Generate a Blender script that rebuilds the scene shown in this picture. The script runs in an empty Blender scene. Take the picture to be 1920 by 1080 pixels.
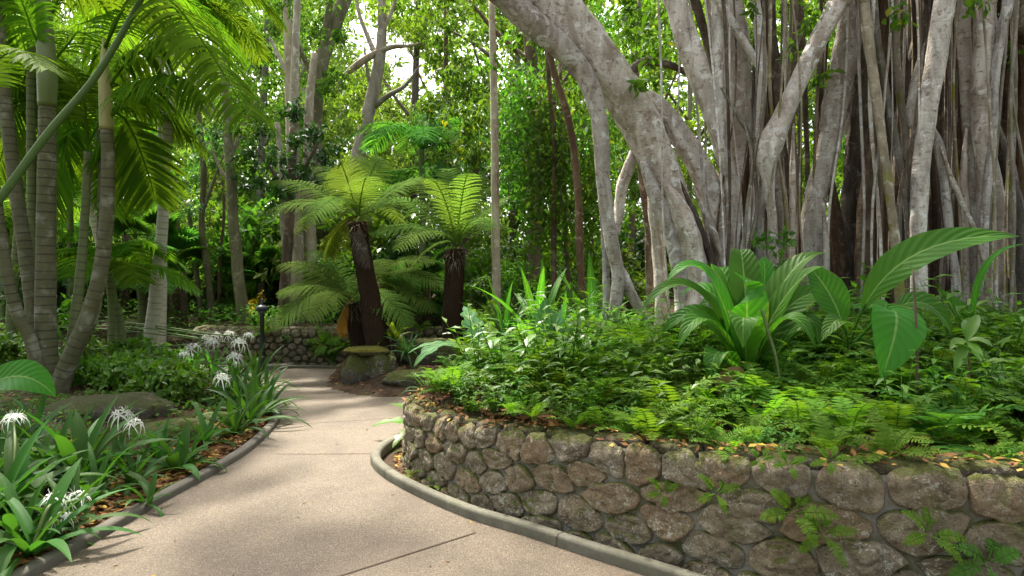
import bpy, math, random
import numpy as np
from mathutils import Vector

random.seed(7); RNG = np.random.default_rng(7)
SC = bpy.context.scene
COL = SC.collection
PI = math.pi

# ------------------------------------------------------------------ camera
CAM_H, PITCH, F = 1.5, math.radians(0.9), 1280.0
cam = bpy.data.cameras.new('camera'); cam.lens = 24.0; cam.sensor_width = 36.0; cam.clip_end = 600.0; cam.clip_start = 0.05
camo = bpy.data.objects.new('camera', cam); COL.objects.link(camo)
camo.location = (0, 0, CAM_H); camo.rotation_euler = (PI/2 - PITCH, 0, 0)
SC.camera = camo

# ------------------------------------------------------------------ sky, sun, exposure
SUN_EL, SUN_AZ = math.radians(58), math.radians(-28)      # azimuth from +Y towards +X
w = bpy.data.worlds.new('World'); SC.world = w; w.use_nodes = True
nt = w.node_tree; nt.nodes.clear()
sky = nt.nodes.new('ShaderNodeTexSky'); sky.sky_type = 'NISHITA'; sky.sun_disc = False
sky.sun_elevation = SUN_EL; sky.sun_rotation = SUN_AZ
sky.air_density = 1.0; sky.dust_density = 6.0; sky.ozone_density = 1.0
bg = nt.nodes.new('ShaderNodeBackground'); bg.inputs['Strength'].default_value = 0.15
wo = nt.nodes.new('ShaderNodeOutputWorld')
hz = nt.nodes.new('ShaderNodeHueSaturation'); hz.inputs['Saturation'].default_value = .35      # thin bright cloud: a whiter sky
nt.links.new(sky.outputs[0], hz.inputs['Color']); nt.links.new(hz.outputs[0], bg.inputs[0]); nt.links.new(bg.outputs[0], wo.inputs[0])
sl = bpy.data.lights.new('sun', 'SUN'); sl.energy = 3.4; sl.angle = math.radians(3); sl.color = (1, 0.93, 0.80)
so = bpy.data.objects.new('sun', sl); COL.objects.link(so)
sd = Vector((math.sin(SUN_AZ)*math.cos(SUN_EL), math.cos(SUN_AZ)*math.cos(SUN_EL), math.sin(SUN_EL)))
so.rotation_euler = (-sd).to_track_quat('-Z', 'Y').to_euler()
so.location = (0, 0, 30)
vs = SC.view_settings; vs.view_transform = 'Standard'; vs.look = 'None'; vs.gamma = 1.0; vs.exposure = 2.0
SC.cycles.use_denoising = True
try: SC.cycles.denoiser = 'OPENIMAGEDENOISE'
except Exception: pass
try: SC.cycles.denoising_input_passes = 'RGB_ALBEDO_NORMAL'; SC.cycles.denoising_prefilter = 'NONE'
except Exception: pass
SC.cycles.max_bounces = 8; SC.cycles.diffuse_bounces = 4; SC.cycles.transmission_bounces = 6
SC.cycles.sample_clamp_indirect = 6.0

# ------------------------------------------------------------------ helpers
def at(px, py, Y):
    """A point of the place, Y metres ahead, seen at a pixel of the 1920x1080 photograph."""
    u, v = (px-960)/F, (540-py)/F
    dy = math.cos(PITCH) + v*math.sin(PITCH); dz = -math.sin(PITCH) + v*math.cos(PITCH)
    k = Y/dy
    return np.array((u*k, Y, CAM_H + dz*k))
def on(px, py, z=0.0):
    """Where the ray of a pixel meets height z."""
    u, v = (px-960)/F, (540-py)/F
    dy = math.cos(PITCH) + v*math.sin(PITCH); dz = -math.sin(PITCH) + v*math.cos(PITCH)
    k = (z-CAM_H)/dz
    return np.array((u*k, dy*k, z))
def smooth(a, b, x):
    t = np.clip((np.asarray(x, float)-a)/(b-a), 0, 1); return t*t*(3-2*t)
def unit(v):
    v = np.asarray(v, float); return v/np.maximum(np.linalg.norm(v, axis=-1, keepdims=True), 1e-9)
def catmull(pts, per=6):
    P = np.asarray(pts, float)
    if len(P) < 3:
        t = np.linspace(0, 1, per*max(1, len(P)-1)+1)[:, None]
        return P[0]*(1-t) + P[-1]*t
    Q = np.vstack([2*P[0]-P[1], P, 2*P[-1]-P[-2]]); out = []
    for i in range(1, len(Q)-2):
        p0, p1, p2, p3 = Q[i-1], Q[i], Q[i+1], Q[i+2]
        t = np.linspace(0, 1, per, endpoint=False)[:, None]
        out.append(.5*((2*p1) + (-p0+p2)*t + (2*p0-5*p1+4*p2-p3)*t*t + (-p0+3*p1-3*p2+p3)*t**3))
    out.append(P[-1][None]); return np.vstack(out)

class MB:
    """Collects vertices, faces and uvs; build() links them as one mesh object."""
    def __init__(s): s.v = []; s.f = []; s.uv = []; s.n = 0
    def add(s, V, Fs, UV=None):
        V = np.asarray(V, float).reshape(-1, 3)
        s.v.append(V); s.uv.append(np.zeros((len(V), 2)) if UV is None else np.asarray(UV, float).reshape(-1, 2))
        for f in (Fs if isinstance(Fs, list) else [Fs]):
            f = np.asarray(f, int)
            if len(f): s.f.append(f + s.n)
        s.n += len(V); return s
    def mesh(s, name, mat, smooth_=True, off=None):
        V = np.vstack(s.v)
        if off is not None: V = V - np.asarray(off)
        UV = np.vstack(s.uv); me = bpy.data.meshes.new(name)
        L = np.concatenate([f.ravel() for f in s.f]); tot = np.concatenate([np.full(len(f), f.shape[1]) for f in s.f])
        st = np.concatenate([[0], np.cumsum(tot)[:-1]])
        me.vertices.add(len(V)); me.vertices.foreach_set('co', V.ravel().astype(np.float32))
        me.loops.add(len(L)); me.loops.foreach_set('vertex_index', L.astype(np.int32))
        me.polygons.add(len(tot)); me.polygons.foreach_set('loop_start', st.astype(np.int32)); me.polygons.foreach_set('loop_total', tot.astype(np.int32))
        uvl = me.uv_layers.new(name='UVMap'); uvl.data.foreach_set('uv', UV[L].ravel().astype(np.float32))
        if smooth_: me.polygons.foreach_set('use_smooth', np.ones(len(tot), bool))
        me.materials.append(mat); me.update(calc_edges=True); me.validate(); return me
    def build(s, name, mat, parent=None, smooth_=True, local=False):
        off = None
        if parent is not None and not local:
            q = parent
            off = np.zeros(3)
            while q is not None: off = off + np.array(q.location); q = q.parent
        o = bpy.data.objects.new(name, s.mesh(name, mat, smooth_, off)); COL.objects.link(o)
        if parent is not None: o.parent = parent
        return o

def tag(o, label=None, cat=None, group=None, kind=None):
    if label: o['label'] = label
    if cat: o['category'] = cat
    if group: o['group'] = group
    if kind: o['kind'] = kind
    return o
def thing(name, label, cat, loc=(0, 0, 0), group=None):
    o = bpy.data.objects.new(name, None); COL.objects.link(o); o.location = tuple(float(x) for x in loc)
    o.empty_display_size = .1
    return tag(o, label, cat, group)
def copy_thing(o, loc=None, rz=None, sc=None, label=None, parent=None):
    c = o.copy(); COL.objects.link(c)
    if parent is not None: c.parent = parent
    if loc is not None: c.location = tuple(float(x) for x in loc)
    if rz is not None: c.rotation_euler = (0, 0, rz) if np.isscalar(rz) else rz
    if sc is not None: c.scale = (sc, sc, sc) if np.isscalar(sc) else sc
    if label: c['label'] = label
    for ch in o.children: copy_thing(ch, parent=c)
    return c

# ------------------------------------------------------------------ shapes
def tube(mb, pts, radii, seg=12, per=6, rough=0.0, flute=0.0, seed=0, cap=True, rings=None):
    """A swept tube: rough = lumpy radius, flute = lengthwise ridges, rings = (spacing, bulge) for palm scars."""
    P = np.asarray(pts, float); R = np.asarray(radii, float) if not np.isscalar(radii) else np.full(len(P), radii)
    C = catmull(np.column_stack([P, R]), per); P, R = C[:, :3], np.maximum(C[:, 3], .0008)
    if rings:
        d = np.concatenate([[0], np.cumsum(np.linalg.norm(np.diff(P, axis=0), axis=1))])
        m = int(d[-1]/(rings[0]/4))+2; dd = np.linspace(0, d[-1], m)
        P = np.column_stack([np.interp(dd, d, P[:, i]) for i in range(3)]); R = np.interp(dd, d, R)
    n = len(P); T = unit(np.gradient(P, axis=0)); d = np.concatenate([[0], np.cumsum(np.linalg.norm(np.diff(P, axis=0), axis=1))])
    if rings:
        ph = (d/rings[0]) % 1.0; R = R*(1 + rings[1]*np.exp(-((ph-.12)/.13)**2) - rings[1]*.7*np.exp(-((ph-.88)/.1)**2))
    ref = np.array((1., 0, 0)) if abs(T[0][0]) < .9 else np.array((0, 1., 0))
    N = np.zeros((n, 3)); a = ref - T[0]*ref.dot(T[0]); N[0] = a/np.linalg.norm(a)
    for i in range(1, n):
        a = N[i-1] - T[i]*N[i-1].dot(T[i]); N[i] = a/max(np.linalg.norm(a), 1e-9)
    B = np.cross(T, N); th = np.linspace(0, 2*PI, seg, endpoint=False); r = np.random.default_rng(seed+1)
    rad = np.ones((n, seg))
    if rough or flute:
        for k in range(7):
            fr = r.uniform(.8, 5)*(1.35**k); rad += rough*.42/(1+.22*k)*np.sin(r.integers(1, 4+k//2)*th[None]*(1 if r.random() < .5 else -1) + fr*d[:, None] + r.uniform(0, 6.28))
        for k in range(5):
            rad += flute*.4*np.sin(r.integers(2, 7)*th[None] + r.uniform(-.9, .9)*d[:, None] + .5*np.sin(d[:, None]*r.uniform(1, 3)) + r.uniform(0, 6.28))
    rr = R[:, None]*np.maximum(rad, .3)
    V = P[:, None] + rr[..., None]*(np.cos(th)[None, :, None]*N[:, None] + np.sin(th)[None, :, None]*B[:, None])
    uv = np.stack([np.broadcast_to(th/(2*PI), (n, seg)), np.broadcast_to(d[:, None], (n, seg))], -1)
    i = np.arange(n-1)[:, None]*seg; j = np.arange(seg)[None]; j2 = (j+1) % seg
    Q = np.stack([i+j, i+j2, i+seg+j2, i+seg+j], -1).reshape(-1, 4)
    V = V.reshape(-1, 3); uv = uv.reshape(-1, 2)
    Fs = [Q]
    if cap:
        b = n*seg; V = np.vstack([V, P[0], P[-1]]); uv = np.vstack([uv, [.5, 0], [.5, d[-1]]])
        jj = np.arange(seg); Fs.append(np.stack([np.full(seg, b), (jj+1) % seg, jj], -1))
        Fs.append(np.stack([np.full(seg, b+1), (n-1)*seg+jj, (n-1)*seg+(jj+1) % seg], -1))
    mb.add(V, Fs, uv); return P

LEAF5 = np.array([(0, 0), (-.5, .42), (0, .45), (.5, .42), (0, 1.)])      # across, along
def leaves(mb, base, axis, nrm, length, width, fold=.25, droop=.18):
    """Many small folded leaves at once: five vertices and four triangles each."""
    base = np.asarray(base, float); n = len(base); A = unit(axis); N = np.asarray(nrm, float)
    N = unit(N - A*(A*N).sum(1, keepdims=True)); S = np.cross(A, N)
    L = np.broadcast_to(length, (n,))[:, None, None]; W = np.broadcast_to(width, (n,))[:, None, None]
    x = LEAF5[:, 0][None, :, None]; y = LEAF5[:, 1][None, :, None]
    z = (np.abs(LEAF5[:, 0])*2*fold)[None, :, None]*W*.5 - (LEAF5[:, 1]**2*droop)[None, :, None]*L
    V = base[:, None] + S[:, None]*x*W + A[:, None]*y*L + N[:, None]*z
    k = np.arange(n)[:, None, None]*5; T = np.array([(0, 2, 1), (0, 3, 2), (1, 2, 4), (2, 3, 4)])[None]
    UV = np.broadcast_to(np.stack([LEAF5[:, 0]+.5, LEAF5[:, 1]], -1)[None], (n, 5, 2))
    mb.add(V, (k+T).reshape(-1, 3), UV)
def rand_dirs(n, r=RNG):
    v = r.normal(size=(n, 3)); return unit(v)
def clump(mb, c, rad, n, ll, r=RNG, wr=.42, droop=.5, spray=6, shell=.55, up=.6):
    """Foliage filling an ellipsoid: sprays of leaves on twig ends, denser towards the outside."""
    c = np.asarray(c, float); rad = np.broadcast_to(np.asarray(rad, float), (3,)); m = max(1, n//spray)
    d = rand_dirs(m, r); q = (shell + (1-shell)*r.random(m))*np.where(r.random(m) < .3, r.random(m), 1)
    tip = c + d*q[:, None]*rad*(1+.18*r.normal(size=(m, 1)))
    out = unit(d*rad); ax = unit(out*.7 + rand_dirs(m, r)*.6 + np.array((0, 0, -droop)))
    b = np.repeat(tip, spray, 0); a = np.repeat(ax, spray, 0); k = len(b)
    off = r.random(k)*ll*1.6
    b = b - a*off[:, None]
    la = unit(a*.55 + rand_dirs(k, r)*.85 + np.array((0, 0, -droop*.5)))
    nn = unit(rand_dirs(k, r)*.6 + np.array((0, 0, up)) + np.repeat(out, spray, 0)*.35)
    L = ll*r.uniform(.6, 1.25, k)
    leaves(mb, b, la, nn, L, L*wr*r.uniform(.8, 1.2, k), fold=r.uniform(.1, .5), droop=.15)

def strips(mb, base, dirs, nrm, length, width, segs=3, sag=.0, taper=None, fold=0.0):
    """Many narrow leaflets at once. sag: how far the tip falls (share of the length)."""
    base = np.asarray(base, float); n = len(base); D = unit(dirs); N = np.asarray(nrm, float)
    N = unit(N - D*(D*N).sum(1, keepdims=True)); S = np.cross(D, N)
    t = np.linspace(0, 1, segs+1); w = np.interp(t, [0, .12, .35, .7, 1], [.35, .9, 1., .7, .04]) if taper is None else np.interp(t, *taper)
    L = np.broadcast_to(length, (n,)); W = np.broadcast_to(width, (n,)); sg = np.broadcast_to(sag, (n,))
    c = base[:, None] + D[:, None]*(t[None]*L[:, None])[..., None]
    c[..., 2] -= (t[None]**2)*(L*sg)[:, None]
    if sag is not None:                     # keep the length while sagging
        pass
    h = (w[None]*W[:, None]*.5)[..., None]*S[:, None]
    up = (w[None]*W[:, None]*.5*fold)[..., None]*N[:, None]
    V = np.stack([c-h+up, c, c+h+up], 2) if fold else np.stack([c-h, c+h], 2)
    cols = V.shape[2]; V = V.reshape(-1, 3)
    k = np.arange(n)[:, None, None]*((segs+1)*cols) + np.arange(segs)[None, :, None]*cols
    q = [np.stack([k[..., 0]+a, k[..., 0]+a+1, k[..., 0]+cols+a+1, k[..., 0]+cols+a], -1).reshape(-1, 4) for a in range(cols-1)]
    u = np.broadcast_to(np.linspace(0, 1, cols)[None, None], (n, segs+1, cols)); v = np.broadcast_to(t[None, :, None], (n, segs+1, cols))
    mb.add(V, q, np.stack([u, v], -1))

def blade(mb, L, W, base=(0, 0, 0), az=0.0, el=1.0, droop=1.2, n=12, fold=.25, prof='lance', wave=.0, roll=0.0, stalk=0.0, cols=7, seed=0, lobes=0, power=1.3):
    """One broad leaf: rises at el, bends over by droop; five to seven columns with a folded midrib."""
    r = np.random.default_rng(seed+11); t = np.linspace(0, 1, n+1)
    ph = el - droop*t**power; dl = L/n
    y = np.concatenate([[0], np.cumsum(np.cos(ph[:-1])*dl)]); z = np.concatenate([[0], np.cumsum(np.sin(ph[:-1])*dl)])
    X, Yp = {'lance': ([0, .1, .3, .55, .8, .93, 1], [.25, .55, .95, 1, .62, .25, .01]),
             'strap': ([0, .1, .4, .7, .9, 1], [.6, .8, 1, .85, .4, .02]),
             'oval': ([0, .08, .25, .45, .7, .9, 1], [.05, .5, .92, 1, .8, .35, .02]),
             'heart': ([0, .04, .15, .35, .6, .85, 1], [.3, .75, 1, .95, .7, .3, .02]),
             'petal': ([0, .3, .7, 1], [.5, .9, .8, .1])}[prof]
    # soften the outline
    w = np.interp(np.clip(t, 0, 1), X, Yp); w[1:-1] = (w[:-2]+2*w[1:-1]+w[2:])/4
    if stalk:
        s = np.clip((t-stalk)/(1-stalk), 0, 1); w = np.where(t < stalk, .045, np.maximum(np.interp(s, X, Yp), .045)); w[-1] = .02
    if lobes: w = w*(1 - .42*np.clip(np.sin(t*lobes*2*PI), -.2, 1)*np.where((t > max(stalk, .08)) & (t < .95), 1, 0))
    c = np.linspace(-1, 1, cols); hw = w*W/2
    f = fold*(1-.3*t)
    lx = c[None]*hw[:, None]*np.cos(f)[:, None]
    lz = np.abs(c)[None]*hw[:, None]*np.sin(f)[:, None] + wave*W*np.sin(t*r.uniform(9, 14)+r.uniform(0, 6))[:, None]*(c[None]**2)*np.where(c > 0, 1, -1)[None]*w[:, None]
    V = np.zeros((n+1, cols, 3)); V[..., 0] = lx; V[..., 1] = y[:, None] - lz*np.sin(ph)[:, None]; V[..., 2] = z[:, None] + lz*np.cos(ph)[:, None]
    if roll:
        ca, sa = math.cos(roll), math.sin(roll); e = np.array((0, math.cos(el), math.sin(el))); s = np.array((1., 0, 0)); u = np.cross(s, e)
        a = V@e; b = V@s; d = V@u; V = a[..., None]*e + (b*ca-d*sa)[..., None]*s + (b*sa+d*ca)[..., None]*u
    ca, sa = math.cos(az), math.sin(az)
    V = np.stack([V[..., 0]*ca - V[..., 1]*sa, V[..., 0]*sa + V[..., 1]*ca, V[..., 2]], -1) + np.asarray(base, float)
    i = np.arange(n)[:, None]*cols + np.arange(cols-1)[None]
    q = np.stack([i, i+1, i+cols+1, i+cols], -1).reshape(-1, 4)
    UV = np.stack([np.broadcast_to(c[None]*.5+.5, (n+1, cols)), np.broadcast_to(t[:, None], (n+1, cols))], -1)
    mb.add(V.reshape(-1, 3), q, UV); return V[-1, cols//2]

def bez(P0, P1, P2, n):
    t = np.linspace(0, 1, n)[:, None]; P0, P1, P2 = map(np.asarray, (P0, P1, P2)); return P0*(1-t)**2 + 2*P1*t*(1-t) + P2*t*t
def frond(mb, pts, ll, pairs=40, lw=.04, t0=.12, sag=.5, fwd=.6, vee=.3, prof=None, rr=.014, segs=3, jitter=.05, seed=0, upref=None, bip=0, fold=.0, rach=True):
    """A feather frond along a space curve. bip > 0: each leaflet carries bip pairs of small pinnules (tree ferns)."""
    r = np.random.default_rng(seed); P = catmull(pts, 10) if len(pts) < 8 else np.asarray(pts)
    d = np.concatenate([[0], np.cumsum(np.linalg.norm(np.diff(P, axis=0), axis=1))]); d /= d[-1]
    T = unit(np.gradient(P, axis=0))
    if rach: tube(mb, P[::2] if len(P) > 20 else P, np.interp(np.linspace(0, 1, len(P[::2] if len(P) > 20 else P)), [0, .2, 1], [rr*1.3, rr, rr*.25]), seg=5, per=1, cap=False)
    t = t0 + (1-t0)*(np.arange(pairs)+.5)/pairs; t = np.concatenate([t, t]); side = np.repeat([1, -1], pairs)
    t = np.clip(t + r.normal(size=len(t))*jitter*.25/pairs**.5, 0, .999)
    C = np.column_stack([np.interp(t, d, P[:, i]) for i in range(3)]); TT = unit(np.column_stack([np.interp(t, d, T[:, i]) for i in range(3)]))
    up = np.array((0, 0, 1.)) if upref is None else np.asarray(upref, float)
    Nn = unit(up - TT*(TT@up)[:, None] + 1e-6); S = np.cross(TT, Nn)*side[:, None]
    tt = (t-t0)/(1-t0); pf = np.interp(tt, *(prof or ([0, .1, .4, .75, .95, 1], [.45, .75, 1, .8, .4, .2])))
    D = unit(S + TT*(fwd*(0.7+.6*tt))[:, None] + Nn*vee + r.normal(size=S.shape)*jitter)
    L = ll*pf*r.uniform(.93, 1.07, len(t))
    if not bip:
        strips(mb, C, D, Nn, L, lw*(.55+.45*pf), segs, sag, fold=fold); return
    # bipinnate: pinnules along each leaflet, all small quads with a pointed tip
    m = bip; s = (np.arange(m)+.6)/m; Ls = L[:, None]
    cen = C[:, None] + D[:, None]*(s[None]*Ls)[..., None]; cen[..., 2] -= (s**2)[None]*Ls*sag
    tang = D[:, None] + np.array((0, 0, -2.))*(s[None]*sag)[..., None]; tang = unit(tang)
    side2 = unit(np.cross(D, Nn))[:, None]
    pl = (ll/m*1.05)*np.interp(s, [0, .15, .6, 1], [.7, 1, .75, .25])[None]*np.sqrt(pf)[:, None]
    for sg in (1, -1):
        dd = unit(side2*sg + tang*.55 + Nn[:, None]*(-.15))
        b = cen.reshape(-1, 3); D2 = np.broadcast_to(dd, cen.shape).reshape(-1, 3); N2 = np.broadcast_to(Nn[:, None], cen.shape).reshape(-1, 3)
        strips(mb, b, D2, N2, pl.ravel(), ll/m*.9, 2, .12, taper=([0, .5, 1], [.9, .8, .1]))
    strips(mb, C, D, Nn, L, .012, 3, sag)
# ------------------------------------------------------------------ materials
class NT:
    def __init__(s, name):
        s.m = bpy.data.materials.new(name); s.m.use_nodes = True; s.t = s.m.node_tree; s.t.nodes.clear()
        s.out = s.n('ShaderNodeOutputMaterial')
    def n(s, kind, **kw):
        x = s.t.nodes.new(kind)
        for k, v in kw.items(): setattr(x, k, v)
        return x
    def l(s, a, b): s.t.links.new(a, b)
    def val(s, x, sock):
        if hasattr(x, 'links'): s.l(x, sock)
        else: sock.default_value = x
    def math(s, op, a, b=0.0, c=None, clamp=False):
        x = s.n('ShaderNodeMath', operation=op, use_clamp=clamp); s.val(a, x.inputs[0]); s.val(b, x.inputs[1])
        if c is not None: s.val(c, x.inputs[2])
        return x.outputs[0]
    def mix(s, f, a, b, mode='MIX'):
        x = s.n('ShaderNodeMix', data_type='RGBA', blend_type=mode); s.val(f, x.inputs[0])
        for v, k in ((a, 6), (b, 7)):
            s.val((*v, 1) if isinstance(v, tuple) and len(v) == 3 else v, x.inputs[k])
        return x.outputs[2]
    def noise(s, scale, detail=4, rough=.55, vec=None, dist=0.0):
        x = s.n('ShaderNodeTexNoise'); x.inputs['Scale'].default_value = scale; x.inputs['Detail'].default_value = detail
        x.inputs['Roughness'].default_value = rough; x.inputs['Distortion'].default_value = dist
        if vec is not None: s.l(vec, x.inputs['Vector'])
        return x.outputs['Fac']
    def voro(s, scale, vec=None, feature='F1', out='Distance', rnd=1.0):
        x = s.n('ShaderNodeTexVoronoi', feature=feature); x.inputs['Scale'].default_value = scale; x.inputs['Randomness'].default_value = rnd
        if vec is not None: s.l(vec, x.inputs['Vector'])
        return x.outputs[out]
    def ramp(s, f, *stops):
        x = s.n('ShaderNodeValToRGB'); s.l(f, x.inputs[0]); e = x.color_ramp.elements
        while len(e) < len(stops): e.new(.5)
        for k, (p, c) in zip(e, stops): k.position = p; k.color = (*c, 1) if len(c) == 3 else c
        return x.outputs[0]
    def step(s, f, a, b):
        x = s.n('ShaderNodeMapRange', interpolation_type='SMOOTHSTEP'); s.l(f, x.inputs[0]); x.inputs[1].default_value = a; x.inputs[2].default_value = b
        return x.outputs[0]
    def pos(s, scale=(1, 1, 1), rot=(0, 0, 0), src='Object'):
        x = s.n('ShaderNodeTexCoord'); mp = s.n('ShaderNodeMapping'); mp.inputs['Scale'].default_value = scale; mp.inputs['Rotation'].default_value = rot
        s.l(x.outputs[src], mp.inputs[0]); return mp.outputs[0]
    def wpos(s, scale=(1, 1, 1)):
        x = s.n('ShaderNodeNewGeometry'); mp = s.n('ShaderNodeMapping'); mp.inputs['Scale'].default_value = scale
        s.l(x.outputs['Position'], mp.inputs[0]); return mp.outputs[0]
    def bump(s, h, strength=.4, dist=.02):
        x = s.n('ShaderNodeBump'); x.inputs['Strength'].default_value = strength; x.inputs['Distance'].default_value = dist; s.l(h, x.inputs['Height'])
        return x.outputs[0]
    def bsdf(s, col, rough=.7, spec=.3, normal=None):
        p = s.n('ShaderNodeBsdfPrincipled'); s.val((*col, 1) if isinstance(col, tuple) else col, p.inputs['Base Color']); s.val(rough, p.inputs['Roughness'])
        p.inputs['Specular IOR Level'].default_value = spec
        if normal is not None: s.l(normal, p.inputs['Normal'])
        return p
    def done(s, shader):
        s.l(shader.outputs[0] if hasattr(shader, 'outputs') else shader, s.out.inputs[0]); return s.m

def leaf_mat(name, a, b, trans=.35, rough=.42, spec=.45, tmul=(1.7, 1.9, .7), veins=0, old=None, oldshare=.06, blotch=.25):
    m = NT(name); g = m.n('ShaderNodeNewGeometry'); oi = m.n('ShaderNodeObjectInfo')
    col = m.ramp(g.outputs['Random Per Island'], (0, a), (.55, tuple((x+y)/2 for x, y in zip(a, b))), (1, b))
    if old: col = m.mix(m.step(g.outputs['Random Per Island'], 1-oldshare-.01, 1-oldshare), col, old)
    col = m.mix(m.math('MULTIPLY', m.noise(3.0, 3, vec=m.wpos()), blotch), col, (b[0]*1.3, b[1]*1.1, b[2]))
    hs = m.n('ShaderNodeHueSaturation'); m.l(col, hs.inputs['Color'])
    m.l(m.math('MULTIPLY_ADD', oi.outputs['Random'], .5, .75), hs.inputs['Value']); m.l(m.math('MULTIPLY_ADD', oi.outputs['Random'], .03, .485), hs.inputs['Hue'])
    col = hs.outputs[0]; nrm = None
    if veins:
        uv = m.n('ShaderNodeUVMap'); sp = m.n('ShaderNodeSeparateXYZ'); m.l(uv.outputs[0], sp.inputs[0])
        au = m.math('ABSOLUTE', m.math('SUBTRACT', sp.outputs[0], .5))
        ph = m.math('SUBTRACT', m.math('MULTIPLY', sp.outputs[1], float(veins)), m.math('MULTIPLY', au, veins*.32))
        wv = m.math('SINE', m.math('MULTIPLY', ph, 6.2832))
        nrm = m.bump(m.math('MULTIPLY', wv, .5), .55, .006)
        col = m.mix(m.math('MULTIPLY', m.step(wv, .3, 1.0), .22), col, (b[0]*.55, b[1]*.6, b[2]*.6))
        col = m.mix(m.math('MULTIPLY', m.step(m.noise(30, 4, .6, m.wpos()), .70, .74), .7), col, (.16, .12, .04))
        edge_ = m.math('MULTIPLY', m.step(au, .40, .5), m.step(m.noise(7, 3, .6, m.wpos()), .55, .65)); col = m.mix(m.math('MULTIPLY', edge_, .6), col, (.20, .16, .04))
        mid = m.math('SUBTRACT', 1.0, m.step(au, .012, .035))
        col = m.mix(m.math('MULTIPLY', mid, .75), col, (.22, .34, .10))
    if spec: p = m.bsdf(col, rough+.08, spec*.62, nrm)
    else: p = m.n('ShaderNodeBsdfDiffuse'); m.l(col, p.inputs[0])
    tr = m.n('ShaderNodeBsdfTranslucent'); m.l(m.mix(1.0, col, tuple(tmul), 'MULTIPLY'), tr.inputs[0])
    if nrm is not None: m.l(nrm, tr.inputs['Normal'])
    mx = m.n('ShaderNodeMixShader'); mx.inputs[0].default_value = trans; m.l(p.outputs[0], mx.inputs[1]); m.l(tr.outputs[0], mx.inputs[2])
    return m.done(mx)

M = {}
M['canopy'] = leaf_mat('canopy_leaf', (.038, .10, .016), (.088, .175, .03), .44, .55, .1, tmul=(1.5, 1.8, .6))
M['bright'] = leaf_mat('bright_leaf', (.075, .14, .014), (.16, .235, .028), .45, .5, .12)
M['pale'] = leaf_mat('pale_leaf', (.075, .13, .035), (.16, .21, .065), .45, .5, 0)
M['dark'] = leaf_mat('dark_glossy_leaf', (.012, .045, .008), (.035, .095, .014), .22, .28, .55)
M['fig'] = leaf_mat('fig_leaf', (.035, .08, .010), (.095, .165, .018), .44, .45, .2, old=(.22, .20, .02), oldshare=.02)
M['blue'] = leaf_mat('fine_blue_green_leaf', (.03, .085, .03), (.06, .13, .045), .35, .45)
M['palm'] = leaf_mat('palm_leaf', (.038, .115, .008), (.08, .175, .014), .44, .55, 0, tmul=(2.0, 1.6, .55))
M['dpalm'] = leaf_mat('dark_palm_leaf', (.032, .105, .02), (.07, .16, .03), .45, .55, 0)
M['fern'] = leaf_mat('fern_leaf', (.065, .165, .014), (.125, .235, .028), .45, .55, .12, tmul=(1.75, 1.7, .6), old=(.16, .17, .02), oldshare=.03)
M['dfern'] = leaf_mat('deep_fern_leaf', (.04, .125, .018), (.085, .18, .028), .42, .55, .12, tmul=(1.7, 1.7, .6))
M['tfern'] = leaf_mat('tree_fern_leaf', (.075, .145, .028), (.125, .20, .05), .42, .6, 0, tmul=(1.8, 1.8, .7))
M['ofern'] = leaf_mat('olive_fern_leaf', (.07, .095, .016), (.12, .14, .03), .45, .6, 0)
M['lily'] = leaf_mat('lily_leaf', (.018, .07, .012), (.048, .125, .02), .35, .45, .18, veins=0)
M['peace'] = leaf_mat('broad_leaf', (.03, .12, .012), (.065, .185, .02), .42, .38, .2, veins=14)
M['bluish'] = leaf_mat('blue_green_leaf', (.035, .105, .036), (.065, .15, .052), .30, .55, .1, veins=8)
M['bush'] = leaf_mat('bush_leaf', (.04, .115, .01), (.10, .20, .018), .38, .32, .5)
M['ground'] = leaf_mat('creeper_leaf', (.03, .095, .014), (.085, .18, .022), .38, .5, .25)
M['petal'] = leaf_mat('white_petal', (.72, .74, .66), (.82, .82, .78), .3, .5, .3, tmul=(1, 1, .95), blotch=.0)
M['stem'] = leaf_mat('green_stem', (.07, .13, .025), (.10, .17, .035), .05, .45)
M['yellow'] = leaf_mat('yellow_leaf', (.35, .30, .02), (.5, .38, .03), .4, .45)
M['litter'] = leaf_mat('dead_leaf', (.07, .035, .016), (.30, .15, .05), .12, .7, .2, tmul=(1.2, 1, .8), old=(.42, .28, .05), oldshare=.14, blotch=.1)
M['brownleaf'] = leaf_mat('withered_leaf', (.14, .085, .03), (.20, .12, .04), .15, .5)
M['orange'] = leaf_mat('orange_dead_frond', (.26, .11, .02), (.36, .17, .03), .3, .6)

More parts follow.
